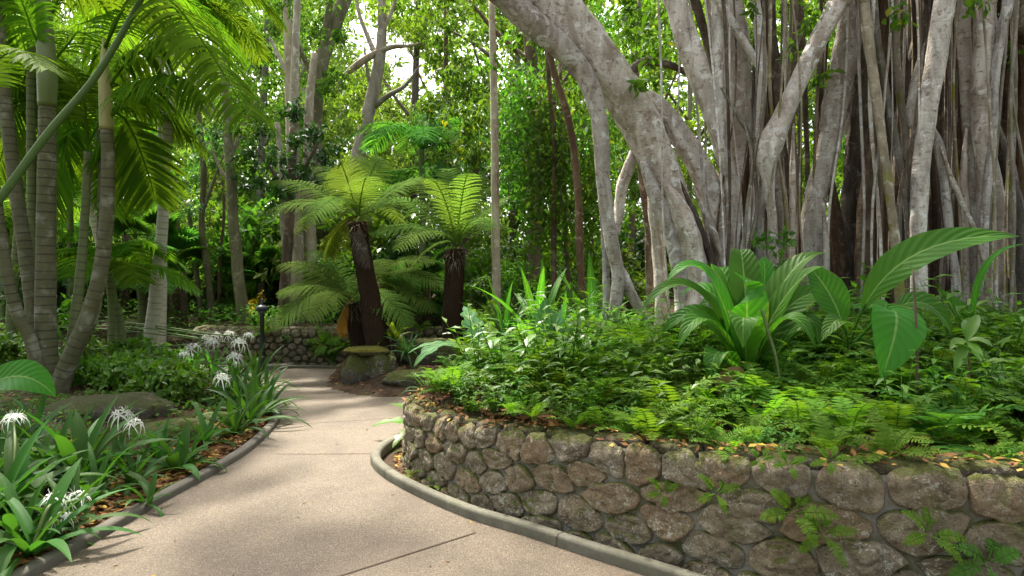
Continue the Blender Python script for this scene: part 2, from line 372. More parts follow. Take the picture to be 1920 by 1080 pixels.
def bark(name, base, dark, pale, brown, scale=1.0, bumpy=.5, moss=None, mossamt=.0, zs=.35):
    m = NT(name); v = m.wpos((1, 1, zs)); v2 = m.wpos((1, 1, 1)); vh = m.wpos((1, 1, 5)); vb = m.wpos((1, 1, 1.3))
    n1 = m.noise(7*scale, 6, .62, v, .6); n2 = m.noise(2.2*scale, 4, .6, v2); n3 = m.noise(26*scale, 5, .65, v); n4 = m.noise(15*scale, 6, .68, vb, .5)
    nh = m.noise(9*scale, 4, .6, vh, .4)
    col = m.mix(m.step(n1, .33, .66), dark, base)
    col = m.mix(m.math('MULTIPLY', m.step(n4, .55, .62), .72), col, brown)
    col = m.mix(m.math('MULTIPLY', m.step(m.noise(8*scale, 5, .65, v2, .6), .57, .62), .7), col, pale)
    col = m.mix(m.math('MULTIPLY', m.step(nh, .62, .72), .24), col, dark)
    if moss: col = m.mix(m.math('MULTIPLY', m.step(n2, .62-mossamt, .72-mossamt), .8), col, moss)
    big = m.noise(2.6*scale, 5, .62, m.wpos((1, 1, .55)), .8); col = m.mix(m.math('MULTIPLY', m.step(big, .52, .66), .55), col, dark)
    oi = m.n('ShaderNodeObjectInfo'); hs = m.n('ShaderNodeHueSaturation'); m.l(col, hs.inputs['Color']); m.l(m.math('MULTIPLY_ADD', oi.outputs['Random'], .55, .68), hs.inputs['Value']); m.l(m.math('MULTIPLY_ADD', m.math('FRACT', m.math('MULTIPLY', oi.outputs['Random'], 7.3)), .6, .7), hs.inputs['Saturation']); col = hs.outputs[0]
    h = m.math('ADD', m.math('MULTIPLY', n3, .55), m.math('ADD', m.math('MULTIPLY', n1, .8), m.math('MULTIPLY', nh, .28)))
    return m.done(m.bsdf(col, .85, .2, m.bump(h, bumpy, .05)))
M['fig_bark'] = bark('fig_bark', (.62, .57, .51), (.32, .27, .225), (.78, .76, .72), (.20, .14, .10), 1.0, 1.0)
M['fig_dark'] = bark('fig_bark_shaded_side', (.19, .15, .11), (.075, .055, .04), (.33, .28, .22), (.10, .065, .042), 1.1, 1.0)  # darker copy of the fig bark, its shade painted into the colour
M['fig_moss'] = bark('mossy_fig_bark', (.30, .26, .20), (.15, .125, .09), (.42, .41, .33), (.17, .12, .08), 1.2, .5, (.15, .15, .03), .1)
M['fig_brown'] = bark('brown_fluted_shade_bark', (.10, .064, .04), (.035, .022, .014), (.16, .11, .075), (.12, .075, .05), 1.0, .7, zs=.12)  # brown bark, darkened to paint shade into the gaps between roots
M['grey_bark'] = bark('grey_tree_bark', (.21, .195, .13), (.11, .10, .06), (.33, .32, .23), (.18, .13, .10), .8, .5)
M['pale_bark'] = bark('pale_tree_bark', (.38, .335, .265), (.21, .175, .13), (.52, .48, .40), (.30, .23, .18), .9, .35)
M['brown_bark'] = bark('brown_tree_bark', (.17, .125, .09), (.08, .055, .04), (.27, .23, .18), (.12, .08, .055), .9, .6, zs=.2)

def fibre(name, a, b):
    m = NT(name); v = m.wpos((1, 1, .18)); n1 = m.noise(38, 5, .7, v, .5); n2 = m.noise(6, 4, .6, m.wpos())
    col = m.mix(n2, a, b); col = m.mix(m.step(n1, .55, .75), col, (b[0]*2.0, b[1]*1.8, b[2]*1.6))
    return m.done(m.bsdf(col, .95, .1, m.bump(m.math('ADD', n1, n2), .9, .04)))
M['tf_trunk'] = fibre('tree_fern_trunk', (.022, .014, .010), (.055, .034, .022))

def palm_trunk(name, a, b, ring, green=0.0):
    m = NT(name); uv = m.n('ShaderNodeUVMap'); sp = m.n('ShaderNodeSeparateXYZ'); m.l(uv.outputs[0], sp.inputs[0])
    nz = m.noise(5, 4, .6, m.wpos()); ph = m.math('FRACT', m.math('ADD', m.math('MULTIPLY', sp.outputs[1], 1/.095), m.math('MULTIPLY', nz, .18)))
    line = m.math('SUBTRACT', 1.0, m.step(m.math('ABSOLUTE', m.math('SUBTRACT', ph, .5)), .05, .13))
    col = m.mix(m.noise(9, 5, .65, m.wpos((1, 1, .5)), .5), a, b)
    col = m.mix(m.math('MULTIPLY', m.step(nz, .5, .7), .5), col, (.13, .17, .06) if green else (.36, .34, .28))
    col = m.mix(m.math('MULTIPLY', m.math('MULTIPLY', line, m.step(m.noise(3, 3, .6, m.wpos()), .3, .6)), .75), col, ring)
    h = m.math('ADD', m.math('MULTIPLY', line, -.7), m.noise(40, 4, .6, m.wpos((1, 1, .4))))
    return m.done(m.bsdf(col, .75, .25, m.bump(h, .4, .012)))
M['palm_trunk'] = palm_trunk('ringed_palm_trunk', (.072, .072, .032), (.145, .135, .075), (.03, .026, .015))
M['palm_green'] = palm_trunk('greenish_palm_trunk', (.10, .125, .045), (.17, .18, .08), (.055, .06, .03), 1)
M['palm_pale'] = palm_trunk('pale_palm_trunk', (.36, .33, .27), (.50, .47, .40), (.20, .17, .13))
def plain(name, a, b, scale=6, rough=.5, spec=.4, bumpy=.15):
    m = NT(name); n = m.noise(scale, 5, .6, m.wpos((1, 1, .5)))
    return m.done(m.bsdf(m.mix(n, a, b), rough, spec, m.bump(m.noise(scale*8, 3, .5, m.wpos()), bumpy, .01)))
M['shaft'] = plain('palm_crownshaft', (.085, .13, .03), (.17, .18, .07), 5, .45)
M['shaft_yellow'] = plain('yellowing_crownshaft', (.24, .22, .05), (.30, .28, .12), 5, .45)
M['stalk'] = plain('grey_green_stalk', (.05, .095, .02), (.09, .135, .04), 7, .55, .15)
M['twig'] = plain('twig_bark', (.08, .06, .04), (.16, .12, .08), 9, .8, .2)
M['lamp'] = plain('black_green_lamp_paint', (.012, .022, .024), (.02, .034, .036), 12, .35, .5, .05)
M['bulb'] = plain('frosted_lamp_glass', (.10, .11, .11), (.13, .14, .14), 4, .3, .5, 0)

def stone(name, a, b, c, moss=.5, mossc=(.075, .085, .012), lichen=(.34, .33, .28)):
    m = NT(name); oi = m.n('ShaderNodeObjectInfo'); g = m.n('ShaderNodeNewGeometry'); sp = m.n('ShaderNodeSeparateXYZ'); m.l(g.outputs['Normal'], sp.inputs[0])
    n1 = m.noise(4.5, 6, .65, m.wpos(), .5); n2 = m.noise(19, 6, .7, m.wpos(), .3); n3 = m.noise(3, 4, .6, m.wpos()); n4 = m.noise(70, 4, .7, m.wpos())
    rnd = m.math('FRACT', m.math('ADD', oi.outputs['Random'], g.outputs['Random Per Island']))
    col = m.mix(m.step(n1, .3, .7), a, b); col = m.mix(m.step(rnd, .45, .95), col, c)
    col = m.mix(m.math('MULTIPLY', m.step(n2, .50, .66), .5), col, tuple(x*.42 for x in a))
    col = m.mix(m.math('MULTIPLY', m.step(m.noise(13, 5, .75, m.wpos(), 1.0), .57, .62), .55), col, lichen)
    nl = m.noise(34, 6, .78, m.wpos(), 1.4); pl_ = m.step(m.noise(5.5, 3, .5, m.wpos()), .42, .60)
    col = m.mix(m.math('MULTIPLY', m.math('MULTIPLY', m.step(nl, .53, .60), pl_), .75), col, tuple(x*1.75 for x in lichen))
    col = m.mix(m.math('MULTIPLY', m.step(m.noise(48, 5, .7, m.wpos(), .8), .56, .64), .6), col, tuple(x*.33 for x in a))
    col = m.mix(m.math('MULTIPLY', m.step(m.noise(6.5, 4, .6, m.wpos(), .6), .56, .68), .5), col, (.15, .15, .05))
    col = m.mix(m.math('MULTIPLY', m.step(n4, .55, .8), .35), col, tuple(min(1, x*1.7) for x in b))
    mk = m.math('ADD', m.math('MULTIPLY', m.math('MAXIMUM', sp.outputs[2], -.2), .42), m.math('MULTIPLY', n3, 1.0))
    mk = m.math('ADD', mk, m.math('MULTIPLY', m.math('SUBTRACT', n2, .5), .55))
    mo = m.math('MULTIPLY', m.step(mk, .98-.5*moss, 1.16-.5*moss), .85)
    col = m.mix(mo, col, m.mix(m.noise(30, 3, .6, m.wpos()), tuple(x*.5 for x in mossc), tuple(x*1.7 for x in mossc)))
    h = m.math('ADD', m.math('MULTIPLY', n2, .9), m.math('ADD', m.math('MULTIPLY', n4, .35), m.math('MULTIPLY', n1, .6)))
    return m.done(m.bsdf(col, .88, .25, m.bump(h, 1.0, .045)))
M['stone'] = stone('field_stone', (.155, .123, .08), (.30, .245, .165), (.27, .195, .115), .62)
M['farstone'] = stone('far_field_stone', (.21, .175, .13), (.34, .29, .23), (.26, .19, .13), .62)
M['mossrock'] = stone('mossy_rock', (.07, .06, .045), (.13, .11, .085), (.10, .08, .06), .95)
M['yellowcap'] = stone('yellow_moss_slab', (.10, .08, .055), (.16, .13, .09), (.15, .12, .07), 1.1, (.17, .15, .016))
M['darkrock'] = stone('dark_litter_rock', (.045, .036, .027), (.085, .068, .05), (.06, .05, .035), .62, (.05, .055, .012), (.16, .14, .11))
M['cap'] = stone('mossy_wall_top', (.065, .05, .034), (.11, .088, .06), (.10, .078, .045), .55, (.062, .066, .010), (.17, .155, .12))
m = NT('mortar'); n = m.noise(30, 5, .7, m.wpos()); n2 = m.noise(3.5, 4, .6, m.wpos())
M['mortar'] = m.done(m.bsdf(m.mix(m.step(n2, .42, .65), m.mix(n, (.16, .15, .125), (.25, .235, .20)), (.075, .075, .03)), .95, .1, m.bump(n, .6, .02)))

m = NT('exposed_aggregate'); v = m.wpos()
vc = m.voro(210, v, out='Color'); vd = m.voro(210, v); sx = m.n('ShaderNodeSeparateColor'); m.l(vc, sx.inputs[0])
col = m.ramp(sx.outputs[0], (0, (.042, .030, .018)), (.3, (.084, .061, .037)), (.62, (.116, .086, .053)), (.88, (.158, .121, .078)), (1, (.235, .188, .132)))
col = m.mix(m.math('MULTIPLY', m.step(sx.outputs[1], .80, .86), .7), col, (.12, .085, .065))
big = m.noise(1.1, 5, .6, v, .4); col = m.mix(m.math('MULTIPLY', m.step(big, .42, .72), .45), col, (.060, .044, .031))
mid = m.noise(9, 4, .6, v); col = m.mix(m.math('MULTIPLY', m.step(mid, .55, .75), .3), col, (.19, .148, .108))
M['path'] = m.done(m.bsdf(col, m.math('MULTIPLY_ADD', big, .25, .55), .35, m.bump(m.math('MULTIPLY', vd, -1.0), .55, .006)))
m = NT('kerb_concrete'); v = m.wpos(); n = m.noise(5, 5, .6, v, .3); n2 = m.noise(80, 4, .6, v)
col = m.mix(m.step(n, .35, .7), (.08, .075, .052), (.15, .142, .105)); col = m.mix(m.math('MULTIPLY', m.step(m.noise(2.5, 5, .65, v), .48, .64), .7), col, (.06, .062, .03)); col = m.mix(m.math('MULTIPLY', m.step(m.noise(17, 5, .7, v, .6), .55, .68), .55), col, (.05, .045, .034))
col = m.mix(m.math('MULTIPLY', n2, .22), col, (.28, .255, .20))
M['kerb'] = m.done(m.bsdf(col, .8, .25, m.bump(n2, .35, .008)))
M['kerbdark'] = plain('dark_kerb_concrete', (.075, .065, .05), (.14, .125, .10), 5, .8, .2, .3)
M['joint'] = plain('joint_filler', (.075, .056, .040), (.10, .075, .052), 9, .9, .1)
m = NT('soil'); v = m.wpos(); n = m.noise(14, 6, .7, v); n2 = m.noise(1.6, 4, .6, v)
col = m.mix(n, (.028, .018, .011), (.085, .055, .033)); col = m.mix(m.math('MULTIPLY', m.step(n2, .5, .62), .6), col, (.05, .058, .014))
col = m.mix(m.math('MULTIPLY', m.step(m.voro(38, v), .28, .2), .5), col, (.16, .09, .045))
M['soil'] = m.done(m.bsdf(col, .95, .15, m.bump(n, .9, .05)))
# ------------------------------------------------------------------ the setting: plan curves (metres, from the camera's feet)
LEFT = np.array([(-3.1, -4), (-2.85, 0), (-2.62, 1.6), (-2.48, 2.6), (-2.39, 3.46), (-2.33, 4.5), (-2.27, 5.2), (-2.26, 5.9), (-2.36, 6.75), (-2.48, 7.3), (-2.70, 7.9), (-3.02, 8.6), (-3.5, 9.4), (-4.2, 10.1), (-5.2, 10.5), (-7, 10.7), (-9, 10.8)])
RIGHT = np.array([(6, 2.35), (4, 2.45), (2.6, 2.55), (1.75, 2.75), (1.25, 3.02), (.78, 3.42), (.43, 3.72), (.12, 4.0), (-.22, 4.28), (-.56, 4.66), (-.88, 5.1), (-1.06, 5.48), (-1.09, 5.82), (-1.0, 6.2), (-.75, 6.6), (-.3, 6.9), (.4, 7.1), (2, 7.2)])
# outer face of the stone wall, from its far nose round to the near right
WALL = np.array([(1.2, 7.05), (.3, 6.85), (-.25, 6.65), (-.66, 6.3), (-.88, 5.9), (-.86, 5.45), (-.64, 4.98), (-.22, 4.40), (.16, 4.07), (.50, 3.80), (.85, 3.52), (1.22, 3.27), (1.7, 3.08), (2.3, 2.93), (3.0, 2.80), (4.2, 2.7), (5.6, 2.65)])
LC, RC, WC = catmull(LEFT, 8), catmull(RIGHT, 8), catmull(WALL, 10)
ISLAND = catmull(np.array([(.8, 7.9), (-.5, 8.35), (-1.37, 8.53), (-1.85, 8.62), (-2.25, 8.95), (-2.55, 9.5), (-2.72, 10.1), (-2.78, 10.7), (-2.4, 11.3), (-1.2, 11.5), (1, 11.5)]), 6)

def inside(poly, x, y):
    c = np.zeros(np.shape(x), bool); j = len(poly)-1
    for i in range(len(poly)):
        xi, yi = poly[i]; xj, yj = poly[j]
        if yi != yj: c ^= ((yi > y) != (yj > y)) & (x < (xj-xi)*(y-yi)/(yj-yi)+xi)
        j = i
    return c
def offset(c, d):
    t = unit(np.gradient(c, axis=0)); return c + np.column_stack([-t[:, 1], t[:, 0]])*d
def dist_to(c, x, y):
    x = np.asarray(x, float); out = np.full(x.shape, 1e9)
    for p in c: out = np.minimum(out, (x-p[0])**2+(y-p[1])**2)
    return np.sqrt(out)
BEDPOLY = np.vstack([offset(WC, .16), [(12, 2.8), (12, 7.4)]])
BEDAREA = np.vstack([offset(WC, .16), [(30, 2.7), (30, 40), (1.2, 40)]])
def lump(x, y, f, s):
    return np.sin(x*f+s)*np.cos(y*f*1.13+s*1.7)+.5*np.sin(x*f*2.3-y*f*1.9+s*2.1)
def gz(x, y):
    x = np.asarray(x, float); y = np.asarray(y, float)
    z = np.full(np.broadcast(x, y).shape, -.03)
    lx = np.interp(y, LC[:, 1], LC[:, 0]); dl = lx-.08-x                       # left bed
    zl = .03 + .17*smooth(0, 2.6, dl) + .02*lump(x, y, 3, 1)*smooth(.15, .6, dl) + .55*smooth(10.2, 15, y)
    z = np.where(dl > 0, np.where(y < 10.6, zl, z), z)
    far = .58 + .03*np.clip(y-12, 0, 30) + .06*lump(x, y, .9, 2)
    yw = np.interp(x, [-5.6, -5.0, -4.3, -3.2, -2.0, -.6, .8], [11.9, 11.6, 11.5, 11.55, 11.5, 11.75, 11.9])+.17
    z = np.where(y > np.where(x > -5.6, yw, 11.45), np.where(x > -5.6, far, np.maximum(zl, -.03) + .03*np.clip(y-12, 0, 30)), z)
    isl = inside(ISLAND, x, y); z = np.where(isl, .03 + .22*smooth(0, .9, dist_to(ISLAND[:40], x, y)) + .02*lump(x, y, 4, 3), z)
    xb = np.interp(y, [6.2, 7, 8.3, 9.5, 11.8], [-.75, -.6, -.75, -1.05, -1.2])      # planted bank behind the near bed
    zb = (.66+.02*(y-8))*smooth(0, .75, x-xb)*smooth(6.5, 7.1, y) + .03*lump(x, y, 2.2, .4)
    z = np.where((x > xb) & (y > 6.5) & (y < 12.2), np.maximum(z, zb), z)
    zr = .56 + .12*smooth(.3, 2.2, dist_to(WC, x, y)) + .22*smooth(4.5, 8, y) + .03*lump(x, y, 2.2, .4) + .02*np.clip(y-10, 0, 30)
    z = np.where(inside(BEDAREA, x, y), zr, z)
    return z
def gz1(x, y): return float(gz(np.array([x]), np.array([y]))[0])

xs = np.concatenate([np.linspace(-120, -12, 28), np.arange(-11.5, 9.01, .11), np.linspace(9.6, 120, 28)])
ys = np.concatenate([np.linspace(-60, -4, 12), np.arange(-3.5, 14.01, .11), np.linspace(14.5, 40, 52), np.linspace(44, 160, 22)])
X, Y = np.meshgrid(xs, ys, indexing='ij'); Z = gz(X.ravel(), Y.ravel()).reshape(X.shape)
mb = MB(); ny = len(ys); i = np.arange(len(xs)-1)[:, None]*ny + np.arange(ny-1)[None]
mb.add(np.stack([X, Y, Z], -1), np.stack([i, i+ny, i+ny+1, i+1], -1).reshape(-1, 4))
tag(mb.build('ground', M['soil']), kind='structure')

# path: one sheet between the two kerb curves
poly = np.vstack([LC, [(-9, 11.6), (3, 11.6), (3, 7.2)], RC[::-1][1:], [(6, -4)]])
me = bpy.data.meshes.new('path'); me.from_pydata([(x, y, 0.0) for x, y in poly], [], [list(range(len(poly)))[::-1]]); me.materials.append(M['path']); me.update()
if me.polygons[0].normal.z < 0: me.flip_normals()
o = bpy.data.objects.new('path', me); COL.objects.link(o); tag(o, kind='structure')

def sweep(name, curve, prof, mat, jit=0.0):
    t = unit(np.gradient(curve, axis=0)); nn = np.column_stack([-t[:, 1], t[:, 0]]); m = len(prof); V = []
    for k, (c, d) in enumerate(zip(curve, nn)):
        for a, z in prof: V.append((c[0]+d[0]*a, c[1]+d[1]*a, z + (jit*math.sin(k*1.7)*(z > .02))))
    i = np.arange(len(curve)-1)[:, None]*m + np.arange(m-1)[None]
    mb = MB(); mb.add(V, np.stack([i, i+1, i+m+1, i+m], -1).reshape(-1, 4)); o = mb.build(name, mat); tag(o, kind='structure'); return o
KP = [(-.004, -.02), (-.004, .046), (.004, .058), (.016, .065), (.058, .067), (.071, .060), (.077, .046), (.077, -.02)]
sweep('kerb', RC[::-1], [(-a, z) for a, z in KP][::-1], M['kerb'])
sweep('kerb', LC, [(a, z*.8) for a, z in KP], M['kerbdark'])
# joints across the path and along the kerb foot
def joint(a, b, wd=.012):
    a, b = np.array(a, float), np.array(b, float); d = unit(b-a); n = np.array((-d[1], d[0]))*wd/2
    mb = MB(); mb.add([(*(a-n), .004), (*(b-n), .004), (*(b+n), .004), (*(a+n), .004)], np.array([[0, 1, 2, 3]])); o = mb.build('path_joint', M['joint'], smooth_=False); tag(o, kind='structure')
def onxy(px, py): return on(px, py)[:2]
joint(onxy(560, 1105), onxy(892, 999)); joint(onxy(519, 852), onxy(724, 851), .010); joint(onxy(530, 797), onxy(764, 783), .010); joint(onxy(535, 735), onxy(640, 737), .010)
sweep('kerb_joint', offset(RC, .008)[::-1][30:120], [(-.004, .005), (.004, .005)], M['kerb'])
for s_ in np.arange(.9, 9, 1.75):                        # joints between the kerb blocks
    cd = np.concatenate([[0], np.cumsum(np.linalg.norm(np.diff(RC, axis=0), axis=1))]); c2 = np.column_stack([np.interp([s_+5.2, s_+5.204, s_+5.208], cd, RC[:, k]) for k in (0, 1)])
    if s_+5.3 < cd[-1]: sweep('kerb_joint', c2[::-1], [(-a*1.03, z+.0015) for a, z in KP][::-1], M['joint'])
# far pale kerb by the lamp
fk = catmull(np.array([on(430, 688)[:2], on(500, 693)[:2], on(548, 690)[:2], on(552, 686)[:2]]), 8)
sweep('kerb', fk, [(a*2.2, z*1.15) for a, z in KP], M['kerb'])
fk2 = np.array([(-5.2, 11.22), (-4, 11.26), (-3, 11.22), (-2.4, 11.15)])
sweep('kerb', catmull(fk2, 6), [(a, z*.7) for a, z in KP], M['kerb'])

# ------------------------------------------------------------------ field stone walls
def clip_poly(P, n, d):
    out = []
    for i in range(len(P)):
        a, b = P[i], P[(i+1) % len(P)]; da, db = a@n-d, b@n-d
        if da <= 0: out.append(a)
        if da*db < 0: out.append(a + (b-a)*(da/(da-db)))
    return np.array(out)
def cells(seeds, x0, x1, y0, y1, asp):
    res = []
    S = seeds*np.array((1/asp, 1.))
    for k, s in enumerate(S):
        P = np.array([(x0/asp, y0), (x1/asp, y0), (x1/asp, y1), (x0/asp, y1)])
        near = np.argsort(((S-s)**2).sum(1))[1:16]
        for q in S[near]:
            n = q-s; P = clip_poly(P, n, ((q+s)/2)@n)
            if len(P) < 3: break
        res.append(P*np.array((asp, 1.)))
    return res
class Wall:
    """Plan curve + vertical profile that bends over the top edge: maps (along, up, out) to space."""
    def __init__(s, c, height, batter=.05, bend=.06):
        s.c = c; s.t = unit(np.gradient(c, axis=0)); s.n = np.column_stack([-s.t[:, 1], s.t[:, 0]])*-1.0
        s.d = np.concatenate([[0], np.cumsum(np.linalg.norm(np.diff(c, axis=0), axis=1))]); s.h = height; s.bat = batter; s.r = bend
    def map(s, u, v, o):
        c = np.column_stack([np.interp(u, s.d, s.c[:, k]) for k in (0, 1)]); n = unit(np.column_stack([np.interp(u, s.d, s.n[:, k]) for k in (0, 1)]))
        H = s.h(u) if callable(s.h) else np.full(np.shape(u), s.h)
        r = s.r; v1 = np.minimum(v, H-r); ang = np.clip((v-(H-r))/r, 0, PI/2); over = np.maximum(v-(H-r)-r*PI/2, 0)
        z = v1 + r*np.sin(ang) + o*np.sin(ang); out = -r*(1-np.cos(ang)) - over + o*np.cos(ang) - s.bat*v1
        return np.column_stack([c + n*out[:, None], z])
from mathutils import noise as mnoise
def stone_mesh(mb, P, wall, depth, r, nth=22, gap=.012, fine=False):
    c = P.mean(0); Q = c + (P-c)*1.0
    for _ in range(2):                                   # round the corners
        Q = np.vstack([[a*.87+b*.13, a*.13+b*.87] for a, b in zip(Q, np.roll(Q, -1, 0))])
    ang = np.linspace(0, 2*PI, nth, endpoint=False); a = np.arctan2(Q[:, 1]-c[1], Q[:, 0]-c[0]); rad = np.linalg.norm(Q-c, axis=1); o = np.argsort(a)
    R = np.interp(ang, np.concatenate([a[o]-2*PI, a[o], a[o]+2*PI]), np.tile(rad[o], 3)); R = np.maximum(R-gap*r.uniform(.6, 1.5), .02)
    rings = np.array([0, .28, .55, .76, .89, .96, 1.0, 1.0]); hh = np.array([1., .99, .96, .90, .76, .50, .0, -.6])
    if fine: rings = np.array([0, .12, .25, .38, .5, .61, .71, .80, .87, .93, .97, 1.0, 1.0]); hh = np.array([1, 1, .99, .98, .97, .95, .92, .87, .79, .66, .45, .0, -.7])
    tilt = r.uniform(-.45, .45, 2); ph = r.uniform(0, 6.28, 6); V = []
    uu = c[0] + np.outer(rings, R*np.cos(ang)); vv = c[1] + np.outer(rings, R*np.sin(ang))
    lx, ly = (uu-c[0])/max(R.mean(), .03), (vv-c[1])/max(R.mean(), .03)
    h = hh[:, None]*(1 + tilt[0]*lx*.5 + tilt[1]*ly*.5)
    fx, fy = uu*1.0, vv*1.0
    h = h + np.where(hh > 0, 1, 0)[:, None]*(.16*np.sin(lx*2.6+ph[0])*np.cos(ly*2.2+ph[1]) + .09*np.sin(lx*6+ph[2]+ly*3)*np.cos(ly*5+ph[3]) + .06*np.sin(lx*11+ph[4])*np.sin(ly*10+ph[5]) + .05*r.normal(size=h.shape))*(1-rings[:, None]**6)
    if fine:
        for _ in range(4):                               # split faces
            a_ = r.uniform(0, 6.28); h = np.where(hh[:, None] > .3, np.minimum(h, r.uniform(.82, 1.15)-r.uniform(.25, .6)*(lx*math.cos(a_)+ly*math.sin(a_))), h)
    hd = h*depth
    if fine:                                             # broken faces and pits
        s0 = r.uniform(0, 50); k = np.array([mnoise.fractal(Vector((a*5.5+s0, b*7.5, s0)), .9, 2.1, 5) for a, b in zip(uu.ravel(), vv.ravel())]).reshape(uu.shape)
        q = np.abs(np.array([mnoise.noise(Vector((a*11+s0, b*15, s0+7))) for a, b in zip(uu.ravel(), vv.ravel())]).reshape(uu.shape))
        hd = hd + (k*.020 - .016*(1-q)**4)*np.where(hh > .4, 1, .35)[:, None]
    W = wall.map(uu.ravel(), vv.ravel(), hd.ravel())
    m = nth; i = np.arange(1, len(rings)-1)[:, None]*m; j = np.arange(m)[None]; j2 = (j+1) % m
    # the centre ring is one point
    V = np.vstack([W[:1], W[m:]]); q = np.stack([i-m+1+j, i+1+j, i+1+j2, i-m+1+j2], -1).reshape(-1, 4)
    tri = np.stack([np.zeros(m, int), 1+np.arange(m), 1+(np.arange(m)+1) % m], -1)
    mb.add(V, [q, tri])
def core(wall, u0, u1, mat, name, parent, inset=.035, thick=.28, n=90):
    us = np.linspace(u0, u1, n); mb = MB(); H = wall.h(us) if callable(wall.h) else np.full(n, wall.h)
    cols = []
    for f in (-.08, .25, .5, .75, .92, .97): cols.append(wall.map(us, H*f if f > 0 else np.full(n, f), np.full(n, -inset)))
    b = wall.map(us, H*.97, np.full(n, -inset))
    nn = unit(np.column_stack([np.interp(us, wall.d, wall.n[:, k]) for k in (0, 1)]))
    for t in (.12, .24, thick):
        c = b.copy(); c[:, :2] -= nn*t; c[:, 2] = H - .012 + .012*np.sin(us*7+t*20) ; cols.append(c)
    V = np.stack(cols, 1); m = V.shape[1]; i = np.arange(n-1)[:, None]*m + np.arange(m-1)[None]
    mb.add(V, np.stack([i, i+1, i+m+1, i+m], -1).reshape(-1, 4)); return mb.build(name, mat, parent)
r = np.random.default_rng(21)
HW = lambda u: np.interp(u, [0, 3.0, 4.0, 5.2, 7.0, 12], [.46, .47, .50, .57, .62, .64])
near = Wall(WC, HW, .06, .05)
t = thing('stone_wall', 'curved retaining wall of rounded mossy field stones along the right side of the path', 'wall', (.5, 4.5, 0))
L = near.d[-1]; ku = lambda x, y: near.d[int(np.argmin((WC[:, 0]-x)**2+(WC[:, 1]-y)**2))]; uA, uB = ku(-.4, 6.55), ku(2.75, 2.85)
seeds = []; Y0, Y1 = -.14, .95
u = uA
while u < uB:                                           # the top course, then the stones that lap over the top
    g = np.interp(u, [3, 4.5, 6.5], [.75, .9, 1.25]); wd = r.uniform(.16, .30)*g; seeds.append((u+wd/2, float(HW(u))-.075+r.normal()*.022)); u += wd
u = uA
while u < uB:
    wd = r.uniform(.22, .45)*np.interp(u, [3, 4.5, 6.5], [.8, .9, 1.2]); seeds.append((u+wd/2, float(HW(u))+.13+r.normal()*.02)); u += wd
for _ in range(9000):                                   # the face: stones of many sizes
    q = np.array((r.uniform(uA, uB), r.uniform(-.06, .50))); q[1] = min(q[1], float(HW(q[0]))-.17)*1.0
    dm = np.interp(q[0], [3, 4.2, 5.2, 6.5], [.125, .142, .17, .20])*r.uniform(.72, 1.25)
    if all(((q[0]-p[0])/1.85)**2+(q[1]-p[1])**2 > dm*dm*(.8 if p[1] > .4 else 1) for p in seeds): seeds.append(tuple(q))
seeds = np.array(seeds); capm = MB(); cs = cells(seeds, uA-.2, uB+.2, Y0, Y1, 1.7); count = 0
for s, P in zip(seeds, cs):
    if len(P) < 3: continue
    mb = MB(); c = P.mean(0); size = min(np.ptp(P[:, 0]), np.ptp(P[:, 1]))
    if c[1] > float(HW(c[0]))+.02: stone_mesh(capm, P, near, .035, r, 22, .006)
    elif count < 100: stone_mesh(mb, P, near, .026+.055*size*r.uniform(.4, 1.2), r, 40, .010, True); mb.build('stone', M['stone'], t); count += 1
    else: print('TOO MANY STONES', c)
rest = MB(); sd = []
for _ in range(1500):                                   # the wall runs on beyond the picture
    q = (r.uniform(uB+.05, L-.3), r.uniform(-.06, .80))
    if all(((q[0]-p[0])/1.85)**2+(q[1]-p[1])**2 > .032 for p in sd): sd.append(q)
for P in cells(np.array(sd), uB, L-.1, Y0, Y1, 1.7):
    if len(P) >= 3: stone_mesh(rest, P, near, .05, r, 22, .010)
tag(rest.build('cobble_facing', M['stone'], t))
capm.build('cobble_capping', M['cap'], t)
core(near, .1, L-.05, M['mortar'], 'mortar', t, inset=.012)

far_curve = catmull(np.array([(.8, 11.9), (-.6, 11.75), (-2.0, 11.5), (-3.2, 11.55), (-4.3, 11.5), (-5.0, 11.6), (-5.6, 11.9)]), 10)[::-1]
farw = Wall(far_curve, .60, .04, .05)
# the curve runs left to right, so its outer face must look at the camera
if farw.n[len(far_curve)//2][1] > 0: farw.n = -farw.n
t2 = thing('stone_wall', 'low distant wall of small rough stones behind the lamp and the tree ferns', 'wall', (-3, 11.5, 0))
r2 = np.random.default_rng(5); mb = MB(); seeds = []
for v in np.arange(.02, .75, .105):
    u = .1
    while u < farw.d[-1]-.1:
        wd = r2.uniform(.09, .21); seeds.append((u+wd/2, v+r2.normal()*.02)); u += wd
for P in cells(np.array(seeds), 0, farw.d[-1], -.06, .80, 1.1):
    if len(P) >= 3: stone_mesh(mb, P, farw, .055, r2, 12, .010)
tag(mb.build('cobble_facing', M['farstone'], t2))
core(farw, .02, farw.d[-1]-.02, M['mortar'], 'mortar', t2, thick=.3)

